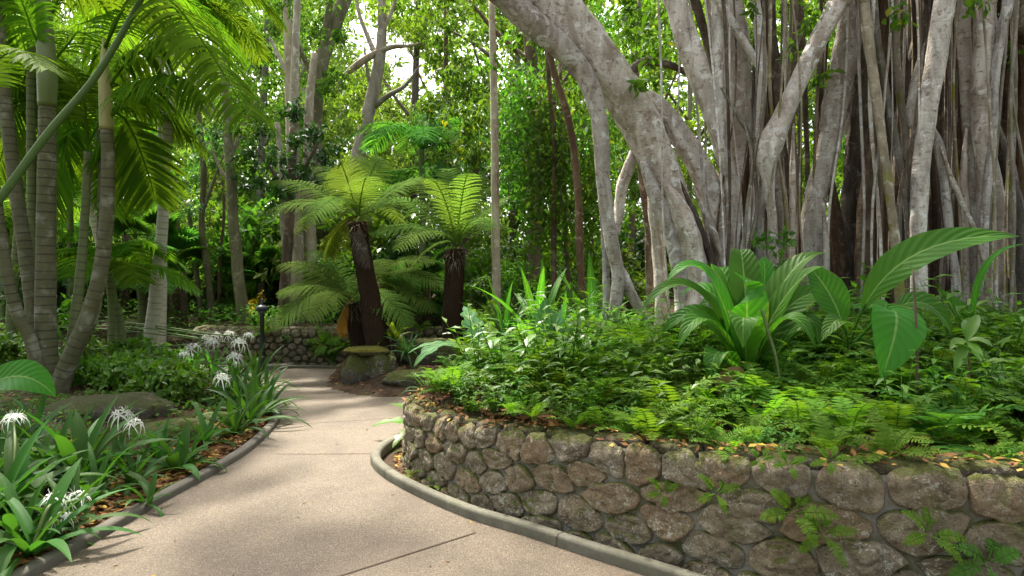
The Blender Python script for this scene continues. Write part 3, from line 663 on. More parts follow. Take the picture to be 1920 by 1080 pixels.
def rock(name, label, c, rad, mat, seed, cat='rock', flat=.0, tall=1.0):
    rr = np.random.default_rng(seed); nu, nv = 34, 20
    th = np.linspace(0, 2*PI, nu, endpoint=False); ph = np.linspace(-PI/2, PI/2, nv)
    T, Pp = np.meshgrid(th, ph, indexing='ij'); D = np.stack([np.cos(Pp)*np.cos(T), np.cos(Pp)*np.sin(T), np.sin(Pp)], -1)
    k = np.ones(T.shape)
    for _ in range(9):                                   # planar facets
        n = unit(rr.normal(size=3)); dd = rr.uniform(.68, .95); q = D@n; k = np.minimum(k, np.where(q > .05, dd/np.maximum(q, .05), 9))
    for a in range(6):
        f = rr.normal(size=3)*(2+2.2*a); k = k*(1 + .045/(1+.3*a)*np.sin(D@f+rr.uniform(0, 6)))
    V = D*k[..., None]*np.asarray(rad); V[..., 2] = np.minimum(V[..., 2], rad[2]*(1-flat))
    i = np.arange(nu)[:, None]*nv; i2 = ((np.arange(nu)+1) % nu)[:, None]*nv; j = np.arange(nv-1)[None]
    mb = MB(); mb.add(V, np.stack([i+j, i2+j, i2+j+1, i+j+1], -1).reshape(-1, 4)); o = mb.build(name, mat); o.location = tuple(float(x) for x in c); o.rotation_euler = (0, 0, float(rr.uniform(0, .6)))
    return tag(o, label, cat)
c = on(150, 800, .12); rock('boulder', 'dark flat topped mossy boulder at the foot of the clumping palm', (c[0]+.0, c[1]+.5, .13), (.60, .42, .24), M['darkrock'], 3, flat=.25)
c = on(285, 832, .06); rock('boulder', 'low grey rock half buried beside the nearest spider lily flowers', (c[0], c[1]+.25, .06), (.42, .28, .17), M['mossrock'], 4)
c = on(395, 790, .06); rock('boulder', 'small half buried stone in the litter near the path kerb', (c[0], c[1]+.1, .05), (.22, .16, .09), M['mossrock'], 12)
c = on(640, 728, 0.03); rock('boulder', 'dark upright mossy block nearest the path, under the yellow moss slab', (c[0]+.10, c[1]+.45, .17), (.22, .24, .34), M['mossrock'], 6, flat=.15)
rock('boulder', 'dark upright block beside the tallest tree fern trunk, holding up the moss slab', (c[0]+.42, c[1]+.50, .17), (.25, .26, .34), M['mossrock'], 16, flat=.15)
rock('boulder', 'flat slab covered in yellow moss on top of two dark blocks beside the trunks', (c[0]+.24, c[1]+.52, .47), (.37, .27, .065), M['yellowcap'], 17, flat=.1)
c = on(745, 735, .05); rock('boulder', 'mossy stone in the soil in front of the tall tree fern trunk', (c[0]+.1, c[1]+.45, .12), (.36, .22, .16), M['mossrock'], 9, flat=.15)
c = on(800, 690, .2); rock('boulder', 'rough grey boulder between the two tall tree ferns', (c[0], c[1]+.3, .35), (.55, .3, .30), M['mossrock'], 10, flat=.2)
# ------------------------------------------------------------------ palms on the left
def px_tube(pts, Y, dY=0.0, ground=True):
    """[(px, py, width px)] at depth Y (dY added along the way) -> points and radii."""
    n = len(pts); P = [at(p[0], p[1], Y + dY*i/max(1, n-1)) for i, p in enumerate(pts)]
    R = [p[2]/2*(Y + dY*i/max(1, n-1))/F for i, p in enumerate(pts)]
    return np.array(P), np.array(R)
def palm_frond(parent, px, Ys, ll, pairs, mat='palm', lw=.045, sag=.45, vee=.15, seed=0, fwd=.55, rr=.014, t0=.15, up=None):
    """px: [(px, py)] of the midrib, Ys: depths."""
    P = np.array([at(a, b, y) for (a, b), y in zip(px, np.interp(np.linspace(0, 1, len(px)), np.linspace(0, 1, len(Ys)), Ys))])
    mb = MB(); frond(mb, P, ll, pairs, lw, t0, sag, fwd, vee, rr=rr, segs=4, seed=seed, jitter=.07, upref=up, prof=([0, .08, .35, .7, .92, 1], [.5, .8, 1, .85, .55, .3]))
    return mb.build('frond', M[mat], parent)

b = at(100, 735, 7.7); b[2] = gz1(b[0], b[1])
pc = thing('clumping_palm', 'clump of ringed palm trunks fanning out from one base above the mossy boulder', 'palm', b)
def ptrunk(pts, Y, dY, mat, seed, rings=.095):
    P, R = px_tube(pts, Y, dY); P[0][2] -= .1; R = R*.88
    mb = MB(); tube(mb, P, R, 16, 8, rough=.03, seed=seed, rings=(rings, .035)); mb.build('trunk', M[mat], pc)
ptrunk([(92, 735, 46), (86, 640, 42), (86, 500, 39), (88, 330, 35), (88, 192, 32)], 7.7, 0, 'palm_trunk', 1)
P, R = px_tube([(88, 200, 31), (88, 150, 34), (86, 90, 31), (84, 30, 24), (83, -60, 17)], 7.7); mb = MB(); tube(mb, P, R, 14, 6, .03); mb.build('crownshaft', M['shaft'], pc)
ptrunk([(88, 735, 40), (72, 640, 36), (54, 510, 30), (32, 370, 27), (14, 230, 26), (2, 110, 25), (-6, -40, 24)], 7.75, .3, 'palm_trunk', 2)
ptrunk([(102, 738, 44), (128, 680, 36), (162, 600, 32), (186, 520, 30), (199, 420, 28), (203, 320, 26), (200, 240, 24)], 7.6, -.2, 'palm_trunk', 3)
P, R = px_tube([(200, 243, 25), (198, 200, 24), (196, 150, 20), (195, 112, 13), (194, 85, 6), (193, 72, 2)], 7.4); mb = MB(); tube(mb, P, R, 14, 6, .03); mb.build('crownshaft', M['shaft_yellow'], pc)
ptrunk([(112, 725, 26), (135, 640, 22), (152, 500, 19), (160, 390, 17), (165, 285, 16)], 7.9, .3, 'palm_green', 4)
ptrunk([(96, 725, 26), (170, 610, 20), (186, 520, 17), (190, 380, 16), (192, 240, 15)], 8.0, .3, 'palm_trunk', 5)
ptrunk([(80, 725, 30), (58, 640, 26), (30, 580, 25), (8, 480, 24), (-14, 330, 23), (-30, 200, 22)], 7.6, -.3, 'palm_trunk', 6)
ptrunk([(85, 720, 22), (66, 600, 20), (60, 420, 18), (58, 200, 17), (58, 80, 16)], 8.1, .4, 'palm_green', 7)
# fronds: the big one arching to the right, the others around the crowns
palm_frond(pc, [(196, 90), (250, -10), (320, 2), (385, 85), (435, 165), (468, 225)], [7.4, 6.9, 6.6], .78, 62, sag=.55, seed=1, fwd=.35)
palm_frond(pc, [(200, 170), (240, 115), (290, 84), (350, 72), (400, 90)], [7.4, 7.6], .62, 44, sag=.85, seed=2, fwd=.3)
palm_frond(pc, [(206, 222), (246, 175), (300, 148), (345, 148), (385, 190)], [7.4, 7.2], .62, 42, sag=.85, seed=3, fwd=.3)
palm_frond(pc, [(208, 205), (235, 225), (262, 280), (282, 340), (290, 375)], [7.4, 7.8], .52, 42, sag=.25, seed=4, fwd=.75, vee=.05, up=(.3, -1, .3))
palm_frond(pc, [(165, 270), (140, 240), (118, 260), (100, 330), (92, 400)], [8.2, 8.5], .5, 40, sag=.35, seed=5, up=(0, -1, .4))
palm_frond(pc, [(165, 262), (158, 190), (140, 140), (110, 110)], [8.2, 8.6], .55, 36, sag=.6, seed=6)
palm_frond(pc, [(166, 268), (190, 232), (215, 260), (222, 330), (215, 400)], [8.2, 8.3], .5, 38, sag=.3, seed=7, up=(0, -1, .4))
palm_frond(pc, [(86, 60), (115, -10), (160, -30), (230, -20), (300, 30)], [7.7, 8.2], .85, 50, sag=.6, seed=8)
palm_frond(pc, [(84, 110), (62, 60), (40, 0), (10, -60)], [7.7, 7.4], .7, 36, 'palm', sag=.5, seed=10, lw=.035)
palm_frond(pc, [(84, 60), (40, -20), (-20, -20), (-80, 60)], [7.7, 8.1], .8, 46, sag=.6, seed=11)
palm_frond(pc, [(92, 125), (130, 80), (150, 60), (190, 90), (210, 150)], [7.7, 9.0], .6, 40, 'palm', sag=.6, seed=12, lw=.034)
palm_frond(pc, [(195, 110), (215, 40), (260, 0), (330, -10), (400, 40), (440, 110)], [7.4, 8.2, 8.6], .75, 50, sag=.6, seed=14)
palm_frond(pc, [(60, 90), (45, 150), (20, 230), (-5, 320)], [8.5, 8.8], .6, 44, sag=.35, seed=15, up=(0, -1, .4))
palm_frond(pc, [(60, 80), (85, 130), (112, 200), (125, 290)], [8.5, 9.2], .6, 44, sag=.35, seed=16, up=(0, -1, .4))
palm_frond(pc, [(-6, -30), (30, 30), (50, 110), (55, 190)], [8.0, 8.9], .7, 44, sag=.4, seed=17)
palm_frond(pc, [(-30, 200), (-10, 120), (40, 95), (90, 130)], [7.3, 6.9], .45, 30, 'bright', sag=.35, seed=18)

mb = MB(); tube(mb, [at(-60, 445, 6.0), at(0, 372, 6.1), at(90, 250, 6.3), at(185, 135, 6.5), at(275, -20, 6.7), at(330, -120, 6.8)], [.039, .037, .035, .032, .027, .022], 12, 8, .03)
b0 = at(-60, 445, 6.0)
t = thing('palm_stalk', 'long smooth grey green frond stalk slanting across the clumping palm trunks', 'palm frond', b0); mb.build('stalk', M['stalk'], t)
palm_frond(t, [(300, -60), (345, -140), (410, -190), (480, -160), (540, -60)], [6.7, 6.2], .7, 40, sag=.5, seed=40)

def slim_palm(name_label, pts, Y, mat, seed, crown=None, n=9, ll=.55, fm='palm', fl=1.7):
    P, R = px_tube(pts, Y); P[0][2] = gz1(P[0][0], P[0][1]) - .1
    t = thing('slender_palm', name_label, 'palm', (P[0][0], P[0][1], P[0][2]+.1))
    mb = MB(); tube(mb, P, R, 14, 8, .03, seed=seed, rings=(.1, .03)); mb.build('trunk', M[mat], t)
    mb = MB(); top = P[-1]; tube(mb, [top, top+np.array((0, 0, .35)), top+np.array((.02, 0, .75))], [R[-1]*1.05, R[-1]*1.1, R[-1]*.5], 12, 5); mb.build('crownshaft', M['shaft'], t)
    r = np.random.default_rng(seed); c = top+np.array((.02, 0, .7))
    for k in range(n):
        a = k*2.4+r.uniform(-.3, .3); e = r.uniform(.3, 1.1); d = np.array((math.cos(a), math.sin(a), 0)); L = fl*r.uniform(.85, 1.1)
        p = bez(c, c+d*L*.55*math.cos(e*.6)+np.array((0, 0, L*.75*math.sin(e))), c+d*L*.95+np.array((0, 0, L*(.45*math.sin(e)-.45))), 14)
        mb = MB(); frond(mb, p, ll, 40, .04, .15, .5, .5, .2, seed=seed*10+k, segs=3, jitter=.06); mb.build('frond', M[fm], t)
    return t
slim_palm('pale slender palm trunk curving upward behind the green shrubs, taller of the pair', [(268, 652, 26), (288, 590, 24), (302, 450, 21), (311, 320, 18), (317, 170, 16), (320, 90, 14)], 10.5, 'palm_pale', 21)
slim_palm('straight pale ringed palm trunk close beside the curving pale palm', [(299, 648, 20), (303, 560, 18), (304, 400, 16), (303, 240, 14), (300, 110, 13)], 11.0, 'palm_pale', 22, fl=1.5)
slim_palm('greenish palm trunk leaning towards the palm clump, behind the shrubs', [(236, 655, 20), (222, 600, 19), (208, 540, 17), (196, 420, 15), (186, 300, 13)], 9.8, 'palm_green', 23, fl=1.4)
slim_palm('short thin palm trunk tucked behind the curved trunk of the clump', [(226, 650, 12), (214, 560, 12), (176, 420, 11), (168, 330, 10)], 12.0, 'palm_pale', 24, fl=1.6, n=7)
slim_palm('thin palm at the far edge of the clump with feathery lit fronds', [(28, 690, 18), (20, 600, 16), (30, 480, 15), (40, 360, 14)], 10.5, 'palm_green', 25, fl=1.9, n=10)

# ------------------------------------------------------------------ spider lilies
def lily_leaves(t, n, L, W, seed, mat='lily', el=(1.25, .5), droop=(.7, 1.7), parts=True, prof='strap', cols=5):
    r = np.random.default_rng(seed); one = MB()
    for k in range(n):
        f = k/max(1, n-1); a = k*2.39996+r.uniform(-.25, .25)
        mb = MB() if parts else one
        blade(mb, L*r.uniform(.75, 1.12), W*r.uniform(.8, 1.15), (.02*math.cos(a), .02*math.sin(a), 0), a, el[0]+(el[1]-el[0])*f+r.uniform(-.12, .12), droop[0]+(droop[1]-droop[0])*f*r.uniform(.8, 1.2), 12, .38, prof, .02, r.uniform(-.3, .3), 0, cols, seed+k)
        if parts: mb.build('leaf', M[mat], t, local=True)
    if not parts: one.build('foliage', M[mat], t, local=True)
def flower_head(mb, c, rad, seed, florets=5, petals=6):
    """An umbel of spidery white flowers: long thin curling petals."""
    r = np.random.default_rng(seed)
    for k in range(florets):
        a = k*2*PI/florets+r.uniform(-.4, .4); e = r.uniform(.15, 1.2); d = np.array((math.cos(a)*math.cos(e), math.sin(a)*math.cos(e), math.sin(e)))
        q = np.asarray(c)+d*rad*.5; tube(mb, [c, np.asarray(c)+d*rad*.3+np.array((0, 0, rad*.05)), q], rad*.03, 5, 3)
        s = unit(np.cross(d, (0.3, .2, 1))); u = np.cross(s, d)
        for p in range(petals):
            b = p*2*PI/petals+r.uniform(-.2, .2); o = s*math.cos(b)+u*math.sin(b); L = rad*r.uniform(.75, 1.05)
            pts = bez(q, q+d*L*.35+o*L*.5, q+o*L*.85-d*L*.05+np.array((0, 0, -L*r.uniform(.2, .65))), 6)
            T = unit(np.gradient(pts, axis=0)); sd = unit(np.cross(T, d)); w = (np.array([.6, 1, 1, .85, .6, .1])*rad*.046)[:, None]
            V = np.stack([pts-sd*w, pts+sd*w], 1).reshape(-1, 3); i = np.arange(5)*2; mb.add(V, np.stack([i, i+1, i+3, i+2], -1))
        for p in range(3):                               # stamens
            o = unit(d+.5*r.normal(size=3)); tube(mb, [q, q+o*rad*.55], rad*.01, 3, 2, cap=False)
def lily(label, px, py, z, n, L, W, seed, flowers=(), loc=None, parts=True, group=None, **kw):
    c = on(px, py, z) if loc is None else np.array(loc)
    t = thing('spider_lily', label, 'spider lily', c, group); lily_leaves(t, n, L, W, seed, parts=parts, **kw)
    for k, (fx, fy, Yf, rad) in enumerate(flowers):
        q = at(fx, fy, Yf) - c; mb = MB(); mid = q*.5+np.array((0.02, 0, .10)); tube(mb, [(0, 0, .02), mid, q], [.011, .010, .008], 7, 8); mb.build('flower_stem', M['stem'], t, local=True)
        mb = MB(); flower_head(mb, q, rad*(.85 if rad < .125 else .72), seed*7+k, 5 if rad > .12 else 4); mb.build('flower', M['petal'], t, local=True)
    return t
lily('large spider lily at the frame edge with a drooping white bloom on a tall stem', 18, 960, .08, 15, .62, .085, 31, [(26, 792, 4.5, .13)])
lily('broad leaved spider lily with two white blooms held above the low grey rock', 150, 905, .07, 17, .68, .11, 32, [(228, 782, 4.75, .115), (252, 800, 4.9, .10)], prof='lance', el=(1.3, .35), droop=(.5, 1.5))
lily('spider lily hanging over the dark kerb with two blooms among its arching leaves', 60, 1040, .05, 14, .60, .075, 33, [(102, 945, 3.75, .11), (146, 938, 3.9, .10), (120, 975, 3.75, .085)], el=(1.1, .1), droop=(.6, 1.3))
lily('dark broad leaf lily without flowers at the lower frame corner', -10, 985, .06, 13, .62, .12, 34, prof='lance', el=(1.2, .2), droop=(.5, 1.4))
lily('small broad leaved lily in dead leaves beside the kerb bend, no flowers', 332, 880, .05, 12, .40, .085, 35, prof='lance', el=(1.2, .2), droop=(.6, 1.7))
lily('narrow leaved lily clump between the small broad lily and the border of lilies', 385, 830, .06, 16, .48, .05, 36, el=(1.2, .2), droop=(.6, 1.6))
lily('narrow leaved lily clump behind the broad leaved one with two blooms', 215, 868, .08, 16, .55, .055, 37, el=(1.1, .1), droop=(.5, 1.2))
lily('young lily tuft at the kerb between dead leaves', 275, 945, .04, 8, .26, .04, 38, el=(1.2, .2), droop=(.6, 1.6))
lily('lily clump under the drooping bloom stem at the frame edge', 60, 905, .09, 14, .5, .08, 39, el=(1.2, .1), droop=(.5, 1.4))
proto = None; r = np.random.default_rng(44)
BORD = [(470, 782, .60), (495, 745, .62), (450, 752, .58), (488, 715, .62), (440, 715, .60), (470, 690, .62), (430, 690, .6), (400, 700, .55), (455, 668, .6), (405, 672, .6), (365, 680, .5), (425, 655, .6), (470, 652, .55), (385, 650, .55), (440, 640, .55), (505, 690, .5), (440, 800, .45), (415, 745, .5), (345, 665, .5), (500, 765, .45)]
BLO = {4: [(415, 712, 7.3, .15)], 6: [(440, 672, 8.1, .16)], 7: [(362, 655, 8.3, .16)], 8: [(448, 645, 8.8, .17), (466, 632, 9.0, .13)], 9: [(398, 645, 8.9, .16)], 11: [(430, 630, 9.3, .15), (405, 632, 9.5, .14)], 13: [(388, 636, 9.6, .13)], 10: [(345, 668, 8.6, .13)]}
BLAB = ['nearest of the strappy lilies bordering the path kerb', 'lily with leaves arching over the path edge at its narrowest bend']
for k, (px, py, h) in enumerate(BORD):
    c = on(px, py, .12); c[2] = gz1(c[0], c[1])
    if c[0] > np.interp(c[1], LC[:, 1], LC[:, 0])-.12: c[0] = np.interp(c[1], LC[:, 1], LC[:, 0])-.14
    fl = BLO.get(k, [])
    lab = ('flowering border spider lily beside the path, ' + {4: 'single low bloom nearest the kerb bend', 6: 'round bloom above glossy leaves', 7: 'bloom standing in front of the green shrubs', 8: 'two high blooms in front of the lamp', 9: 'bloom in the middle of the group', 10: 'outermost bloom beside the shrubs', 11: 'pair of farthest blooms', 13: 'small bloom at the very back'}[k]) if fl else 'strap leaved lily without blooms in the border beside the path'
    lily(lab, 0, 0, 0, 20, h*1.05, .058, 50+k, fl, loc=c, parts=False, group='lilies bordering the path', el=(1.4, .35), droop=(.5, 1.9))

for k, (px, py, h, W_) in enumerate([(40, 1010, .5, .06), (120, 985, .45, .05), (-30, 930, .6, .07), (95, 900, .5, .06), (175, 930, .45, .05), (20, 870, .5, .06), (250, 900, .42, .045), (140, 860, .45, .05), (300, 855, .4, .045), (60, 850, .5, .06), (355, 860, .36, .04), (-60, 1000, .55, .08)]):
    c = on(px, py, .08); c[2] = gz1(c[0], c[1]); lily('dark strap leaved lily filling the shady bed between the flowering lilies', 0, 0, 0, 16, h, W_, 600+20*k, loc=c, parts=False, group='leafy lilies in the near bed', el=(1.35, .2), droop=(.6, 1.7))

# broad ribbed leaf reaching in from the side
c = on(-70, 800, .15); t = thing('broadleaf_plant', 'plant with one big glossy ribbed leaf reaching in front of the palm base', 'plant', c)
blp = t
for k, (az, L, W, el, dr) in enumerate([(1.2, .9, .22, 1.1, 1.0), (.1, .8, .22, .9, 1.2), (2.4, .8, .2, .8, 1.3)]):
    mb = MB(); blade(mb, L, W, (0, 0, 0), az, el, dr, 16, .22, 'lance', .02, 0, .12, 9, 70+k); mb.build('leaf', M['peace'], t, local=True)

# ------------------------------------------------------------------ low shrubs on the left
def shrub_mesh(seed, n, ll, rad, h, mat, wr=.5, up=.9, spray=5):
    r = np.random.default_rng(seed); mb = MB()
    clump(mb, (0, 0, h*.55), (rad, rad, h*.5), n, ll, r, wr, .1, spray, .6, up)
    st = MB()
    for k in range(9):
        a = r.uniform(0, 6.28); q = np.array((math.cos(a)*rad*.6*r.random(), math.sin(a)*rad*.6*r.random(), h*r.uniform(.5, .85))); tube(st, [(0, 0, -.03), q*.5+np.array((0, 0, .03)), q], [.012, .008, .004], 5, 3, cap=False)
    return mb, st
def shrub(label, loc, seed, n, ll, rad, h, mat, cat='shrub', name='shrub', group=None, **kw):
    t = thing(name, label, cat, loc, group); a, b = shrub_mesh(seed, n, ll, rad, h, mat, **kw)
    a.build('foliage', M[mat], t, local=True); b.build('stem', M['twig'], t, local=True); return t
SPOT = [(150, 690, 9.0), (205, 700, 8.6), (262, 705, 8.4), (318, 700, 8.2), (345, 725, 7.7), (290, 735, 7.5), (235, 730, 7.8), (185, 725, 8.1), (250, 668, 9.6), (310, 668, 9.4), (20, 690, 9.5), (-20, 660, 10.3), (40, 650, 11), (160, 665, 10.3), (135, 715, 8.4)]
lab = 'low bright green leafy shrub in the bed behind the palm clump'
p0 = [shrub(lab, (0, 0, 0), 80+k, 620, .10, .42, .46, 'bush', group='low shrubs by the palms') for k in range(3)]
for k, (px, py, Yd) in enumerate(SPOT):
    q = at(px, py, Yd); q[2] = gz1(q[0], q[1]); s = random.uniform(.8, 1.15)
    if k < 3: p0[k].location = tuple(q); p0[k].scale = (s, s, s)
    else: copy_thing(p0[k % 3], q, random.uniform(0, 6), s)
# ------------------------------------------------------------------ lamp
c = on(503, 690, 0.0); c[1] = min(c[1], 11.0)
t = thing('path_lamp', 'short dark green post lamp with a mushroom head beside the pale kerb', 'lamp', c)
s = c[1]/F
def lathe(mb, prof, seg=18):
    P = np.array(prof); th = np.linspace(0, 2*PI, seg, endpoint=False); V = np.stack([P[:, None, 0]*np.cos(th), P[:, None, 0]*np.sin(th), np.broadcast_to(P[:, None, 1], (len(P), seg))], -1)
    i = np.arange(len(P)-1)[:, None]*seg; j = np.arange(seg)[None]; j2 = (j+1) % seg
    mb.add(V.reshape(-1, 3), np.stack([i+j, i+j2, i+seg+j2, i+seg+j], -1).reshape(-1, 4))
mb = MB(); lathe(mb, [(0, 0), (.075, 0), (.075, .02), (.05, .035), (.042, .05), (.036, .10), (.034, .5), (.034, .88), (.045, .89), (.045, .91), (.03, .92), (0, .92)]); mb.build('post', M['lamp'], t, local=True)
mb = MB(); lathe(mb, [(0, .92), (.05, .92), (.068, .935), (.07, .965), (0, .966)]); mb.build('lens', M['bulb'], t, local=True)
mb = MB(); lathe(mb, [(0, .958), (.085, .958), (.105, .965), (.108, .99), (.095, 1.02), (.06, 1.045), (.03, 1.055), (.02, 1.07), (.016, 1.15), (0, 1.155)]); mb.build('cap', M['lamp'], t, local=True)

# ------------------------------------------------------------------ tree ferns
def tree_fern(label, trunk, Y, dY, crown, fronds, seed, ll=.34, dead=(), mat='tfern', lean=0):
    P, R = px_tube(trunk, Y, dY); R = R*.88; P[0][2] = min(P[0][2], gz1(P[0][0], P[0][1])) - .05
    t = thing('tree_fern', label, 'tree fern', (P[0][0], P[0][1], P[0][2]+.05)); r = np.random.default_rng(seed)
    mb = MB(); C = tube(mb, P, R, 22, 10, .10, .10, seed)
    # stubs of old stalks and hanging root fibres give the shaggy surface
    d = np.linspace(0, 1, len(C)); n = 420; q = r.random(n); cc = np.column_stack([np.interp(q, d, C[:, k]) for k in range(3)]); rr = np.interp(q, np.linspace(0, 1, len(R)), R)
    a = r.uniform(0, 6.28, n); o = np.column_stack([np.cos(a), np.sin(a), np.zeros(n)]); dn = np.where(r.random(n) < .72, -1., .8)
    strips(mb, cc+o*(rr*.93)[:, None], unit(o*.30+np.column_stack([np.zeros(n), np.zeros(n), dn])), o, r.uniform(.05, .14, n), r.uniform(.010, .022, n), 2, .0)
    mb.build('trunk', M['tf_trunk'], t)
    mb = MB(); n = 260; a = r.uniform(0, 6.28, n); o = np.column_stack([np.cos(a), np.sin(a), np.zeros(n)]); b = C[-1]+o*(R[-1]*r.uniform(.3, 1.0, n))[:, None]+np.column_stack([np.zeros((n, 2)), r.uniform(-.22, .03, n)])
    strips(mb, b, unit(o*r.uniform(.3, 1.3, n)[:, None]+np.column_stack([np.zeros((n, 2)), r.uniform(-1.2, .9, n)])), o, r.uniform(.08, .22, n), .012, 2, .35); mb.build('crown_fibre', M['brown_bark'], t)
    c0 = at(crown[0], crown[1], Y+dY)
    for k, (cx, cy, tx, ty, dy, L) in enumerate(fronds):
        p1, p2 = at(cx, cy, Y+dY+dy*.5), at(tx, ty, Y+dY+dy); st = c0+unit(p1-c0)*.05
        pts = bez(st, p1*1.0, p2, 22); up = np.array((0, -.35, .93))
        if abs(tx-crown[0]) < 60 and abs(dy) < .8: up = np.array((.1, -.8, .6))
        # end of the frond nods
        mb = MB(); frond(mb, pts, ll*L*1.12, 23, .05, .10, .26, .55, .08, rr=.012, bip=13, seed=seed*30+k, jitter=.04, upref=up, prof=([0, .12, .4, .7, .9, 1], [.35, .75, 1, .78, .42, .12]))
        mb.build('frond', M[mat if k % 5 else 'tfern'], t)
    for k, (cx, cy, tx, ty, dy, m) in enumerate(dead):
        pts = bez(c0, at(cx, cy, Y+dY+dy*.5), at(tx, ty, Y+dY+dy), 16); mb = MB(); frond(mb, pts, ll*.42, 26, .018, .15, .9, .6, -.2, rr=.012, seed=seed*50+k) if m != 'ofern' else frond(mb, pts, ll*.7, 26, .04, .15, .8, .5, -.2, rr=.010, bip=8, seed=seed*50+k); mb.build('dead_frond' if m == 'orange' else 'frond', M[m], t)
    return t
tree_fern('tallest tree fern with a thick dark trunk leaning over the stone block', [(716, 728, 62), (708, 650, 52), (694, 560, 45), (680, 480, 41), (672, 418, 40)], 10.0, .1, (672, 408),
    [(585, 355, 497, 398, -.3, 1.0), (590, 335, 515, 338, .5, 1.0), (625, 300, 618, 328, 1.0, .9), (640, 290, 632, 300, -.5, .9), (700, 290, 716, 296, .3, .95), (735, 345, 792, 332, .2, 1.0),
     (735, 370, 800, 385, 1.0, .9), (640, 330, 575, 420, -1.1, .9), (710, 350, 760, 430, 1.4, .8), (680, 330, 690, 330, -1.4, .8), (600, 360, 560, 440, 1.3, .9), (690, 300, 668, 290, 1.0, .8), (650, 310, 590, 312, 1.3, .85)],
    1, .36, [(640, 400, 618, 480, .5, 'ofern'), (655, 390, 605, 465, .9, 'ofern'), (668, 420, 690, 500, -.35, 'brown_bark')])
tree_fern('shorter tree fern half hidden behind the tallest trunk, with wide low fronds', [(686, 722, 34), (676, 660, 31), (668, 610, 30), (660, 570, 29)], 10.35, .1, (660, 562),
    [(590, 480, 522, 497, .2, 1.0), (590, 510, 520, 552, -.3, 1.0), (600, 510, 514, 612, -.6, 1.05), (640, 520, 578, 600, -1.2, 1.0), (700, 480, 735, 487, .8, .95), (712, 520, 766, 612, -.5, .95), (690, 500, 745, 545, 1.0, .8), (620, 470, 580, 470, 1.1, .9)],
    2, .36, [(645, 565, 632, 620, -.2, 'orange'), (650, 560, 640, 628, .1, 'orange')])
tree_fern('low tree fern with spreading fronds between the two dark trunks', [(722, 690, 26), (716, 600, 22), (704, 535, 20)], 11.6, .1, (704, 525),
    [(740, 470, 815, 492, -.3, 1.0), (760, 490, 838, 540, -.5, 1.0), (745, 520, 812, 585, -.8, .9), (735, 500, 780, 505, -1.2, .9), (680, 500, 640, 560, -.9, .8)],
    3, .36, [(720, 520, 735, 560, -.4, 'brownleaf'), (715, 530, 722, 585, -.3, 'brownleaf')], mat='tfern')
tree_fern('bright green tree fern on a stout dark trunk behind the planted wall', [(850, 668, 42), (850, 600, 40), (852, 530, 39), (853, 468, 40)], 10.2, .1, (855, 458),
    [(780, 400, 696, 440, -.4, 1.0), (780, 350, 705, 378, .3, 1.0), (800, 320, 770, 338, .6, .95), (842, 290, 838, 322, .5, .95), (890, 320, 905, 330, .4, 1.0), (910, 380, 958, 368, -.2, 1.0), (910, 410, 965, 430, .9, .85), (800, 400, 745, 470, -1.0, .85), (890, 380, 920, 430, -1.0, .8), (830, 330, 800, 335, -1.1, .8), (870, 320, 880, 325, -1.1, .85), (815, 440, 770, 500, .4, .7), (870, 340, 930, 355, 1.3, .8)],
    4, .34, mat='tfern')

# plants on and around the island
def rosette(label, name, cat, loc, n, L, W, seed, mat, prof='strap', el=(1.35, .3), droop=(.4, 1.3), group=None, parts=False, stalk=0.0, lobes=0, fold=.3, cols=5, seg=12, wave=.02):
    t = thing(name, label, cat, loc, group); r = np.random.default_rng(seed); one = MB()
    for k in range(n):
        f = k/max(1, n-1); a = k*2.39996+r.uniform(-.3, .3); mb = MB() if parts else one
        blade(mb, L*r.uniform(.78, 1.12), W*r.uniform(.85, 1.15), (.03*math.cos(a), .03*math.sin(a), 0), a, el[0]+(el[1]-el[0])*f+r.uniform(-.1, .1), droop[0]+(droop[1]-droop[0])*f*r.uniform(.8, 1.2), seg, fold, prof, wave, r.uniform(-.25, .25), stalk, cols, seed+k, lobes)
        if parts: mb.build('leaf', M[mat], t, local=True)
    if not parts: one.build('foliage', M[mat], t, local=True)
    return t
def gnd(px, py, Y): q = at(px, py, Y); q[2] = gz1(q[0], q[1]); return q
rosette('small yellow green strappy plant beside the tallest tree fern trunk', 'strap_plant', 'plant', gnd(742, 700, 10.0)+np.array((0, 0, .32)), 15, .42, .07, 91, 'bright')
rosette('grey green tufted plant spilling over the stone between the tree ferns', 'strap_plant', 'plant', gnd(765, 700, 9.6)+np.array((0, 0, .15)), 26, .45, .035, 92, 'bluish', droop=(.8, 2.0))
rosette('narrow leaved tuft at the foot of the tallest tree fern', 'strap_plant', 'plant', gnd(728, 725, 9.5), 16, .26, .025, 93, 'fern', droop=(.8, 1.8))
# ------------------------------------------------------------------ the strangler fig
fb = at(1400, 620, 7.4); fb[2] = gz1(fb[0], fb[1])
fig = thing('strangler_fig', 'huge pale grey fig tree with a leaning limb and a curtain of fused aerial roots', 'tree', fb)
def root(pts, Y, mat='fig_bark', name='aerial_root', dY=0.0, rough=.17, flute=.19, seed=0, toground=True, seg=14):
    P, R = px_tube(pts, Y, dY)
    if pts[0][1] > -10: R[0] *= .3
    elif pts[0][1] <= -20:
        d_ = unit(P[0]-P[1]); P = np.vstack([P[0]+d_*1.7+np.array((0, .25, .2)), P]); R = np.concatenate([[R[0]*.8], R])
    if toground:
        g = gz1(P[-1][0], P[-1][1])
        if P[-1][2] > g-.05: P = np.vstack([P, [P[-1][0]+.01, P[-1][1], g-.12]]); R = np.append(R, R[-1]*1.15)
    mb = MB(); tube(mb, P, R, seg, 12, rough, flute, seed); return mb.build(name, M[mat], fig)
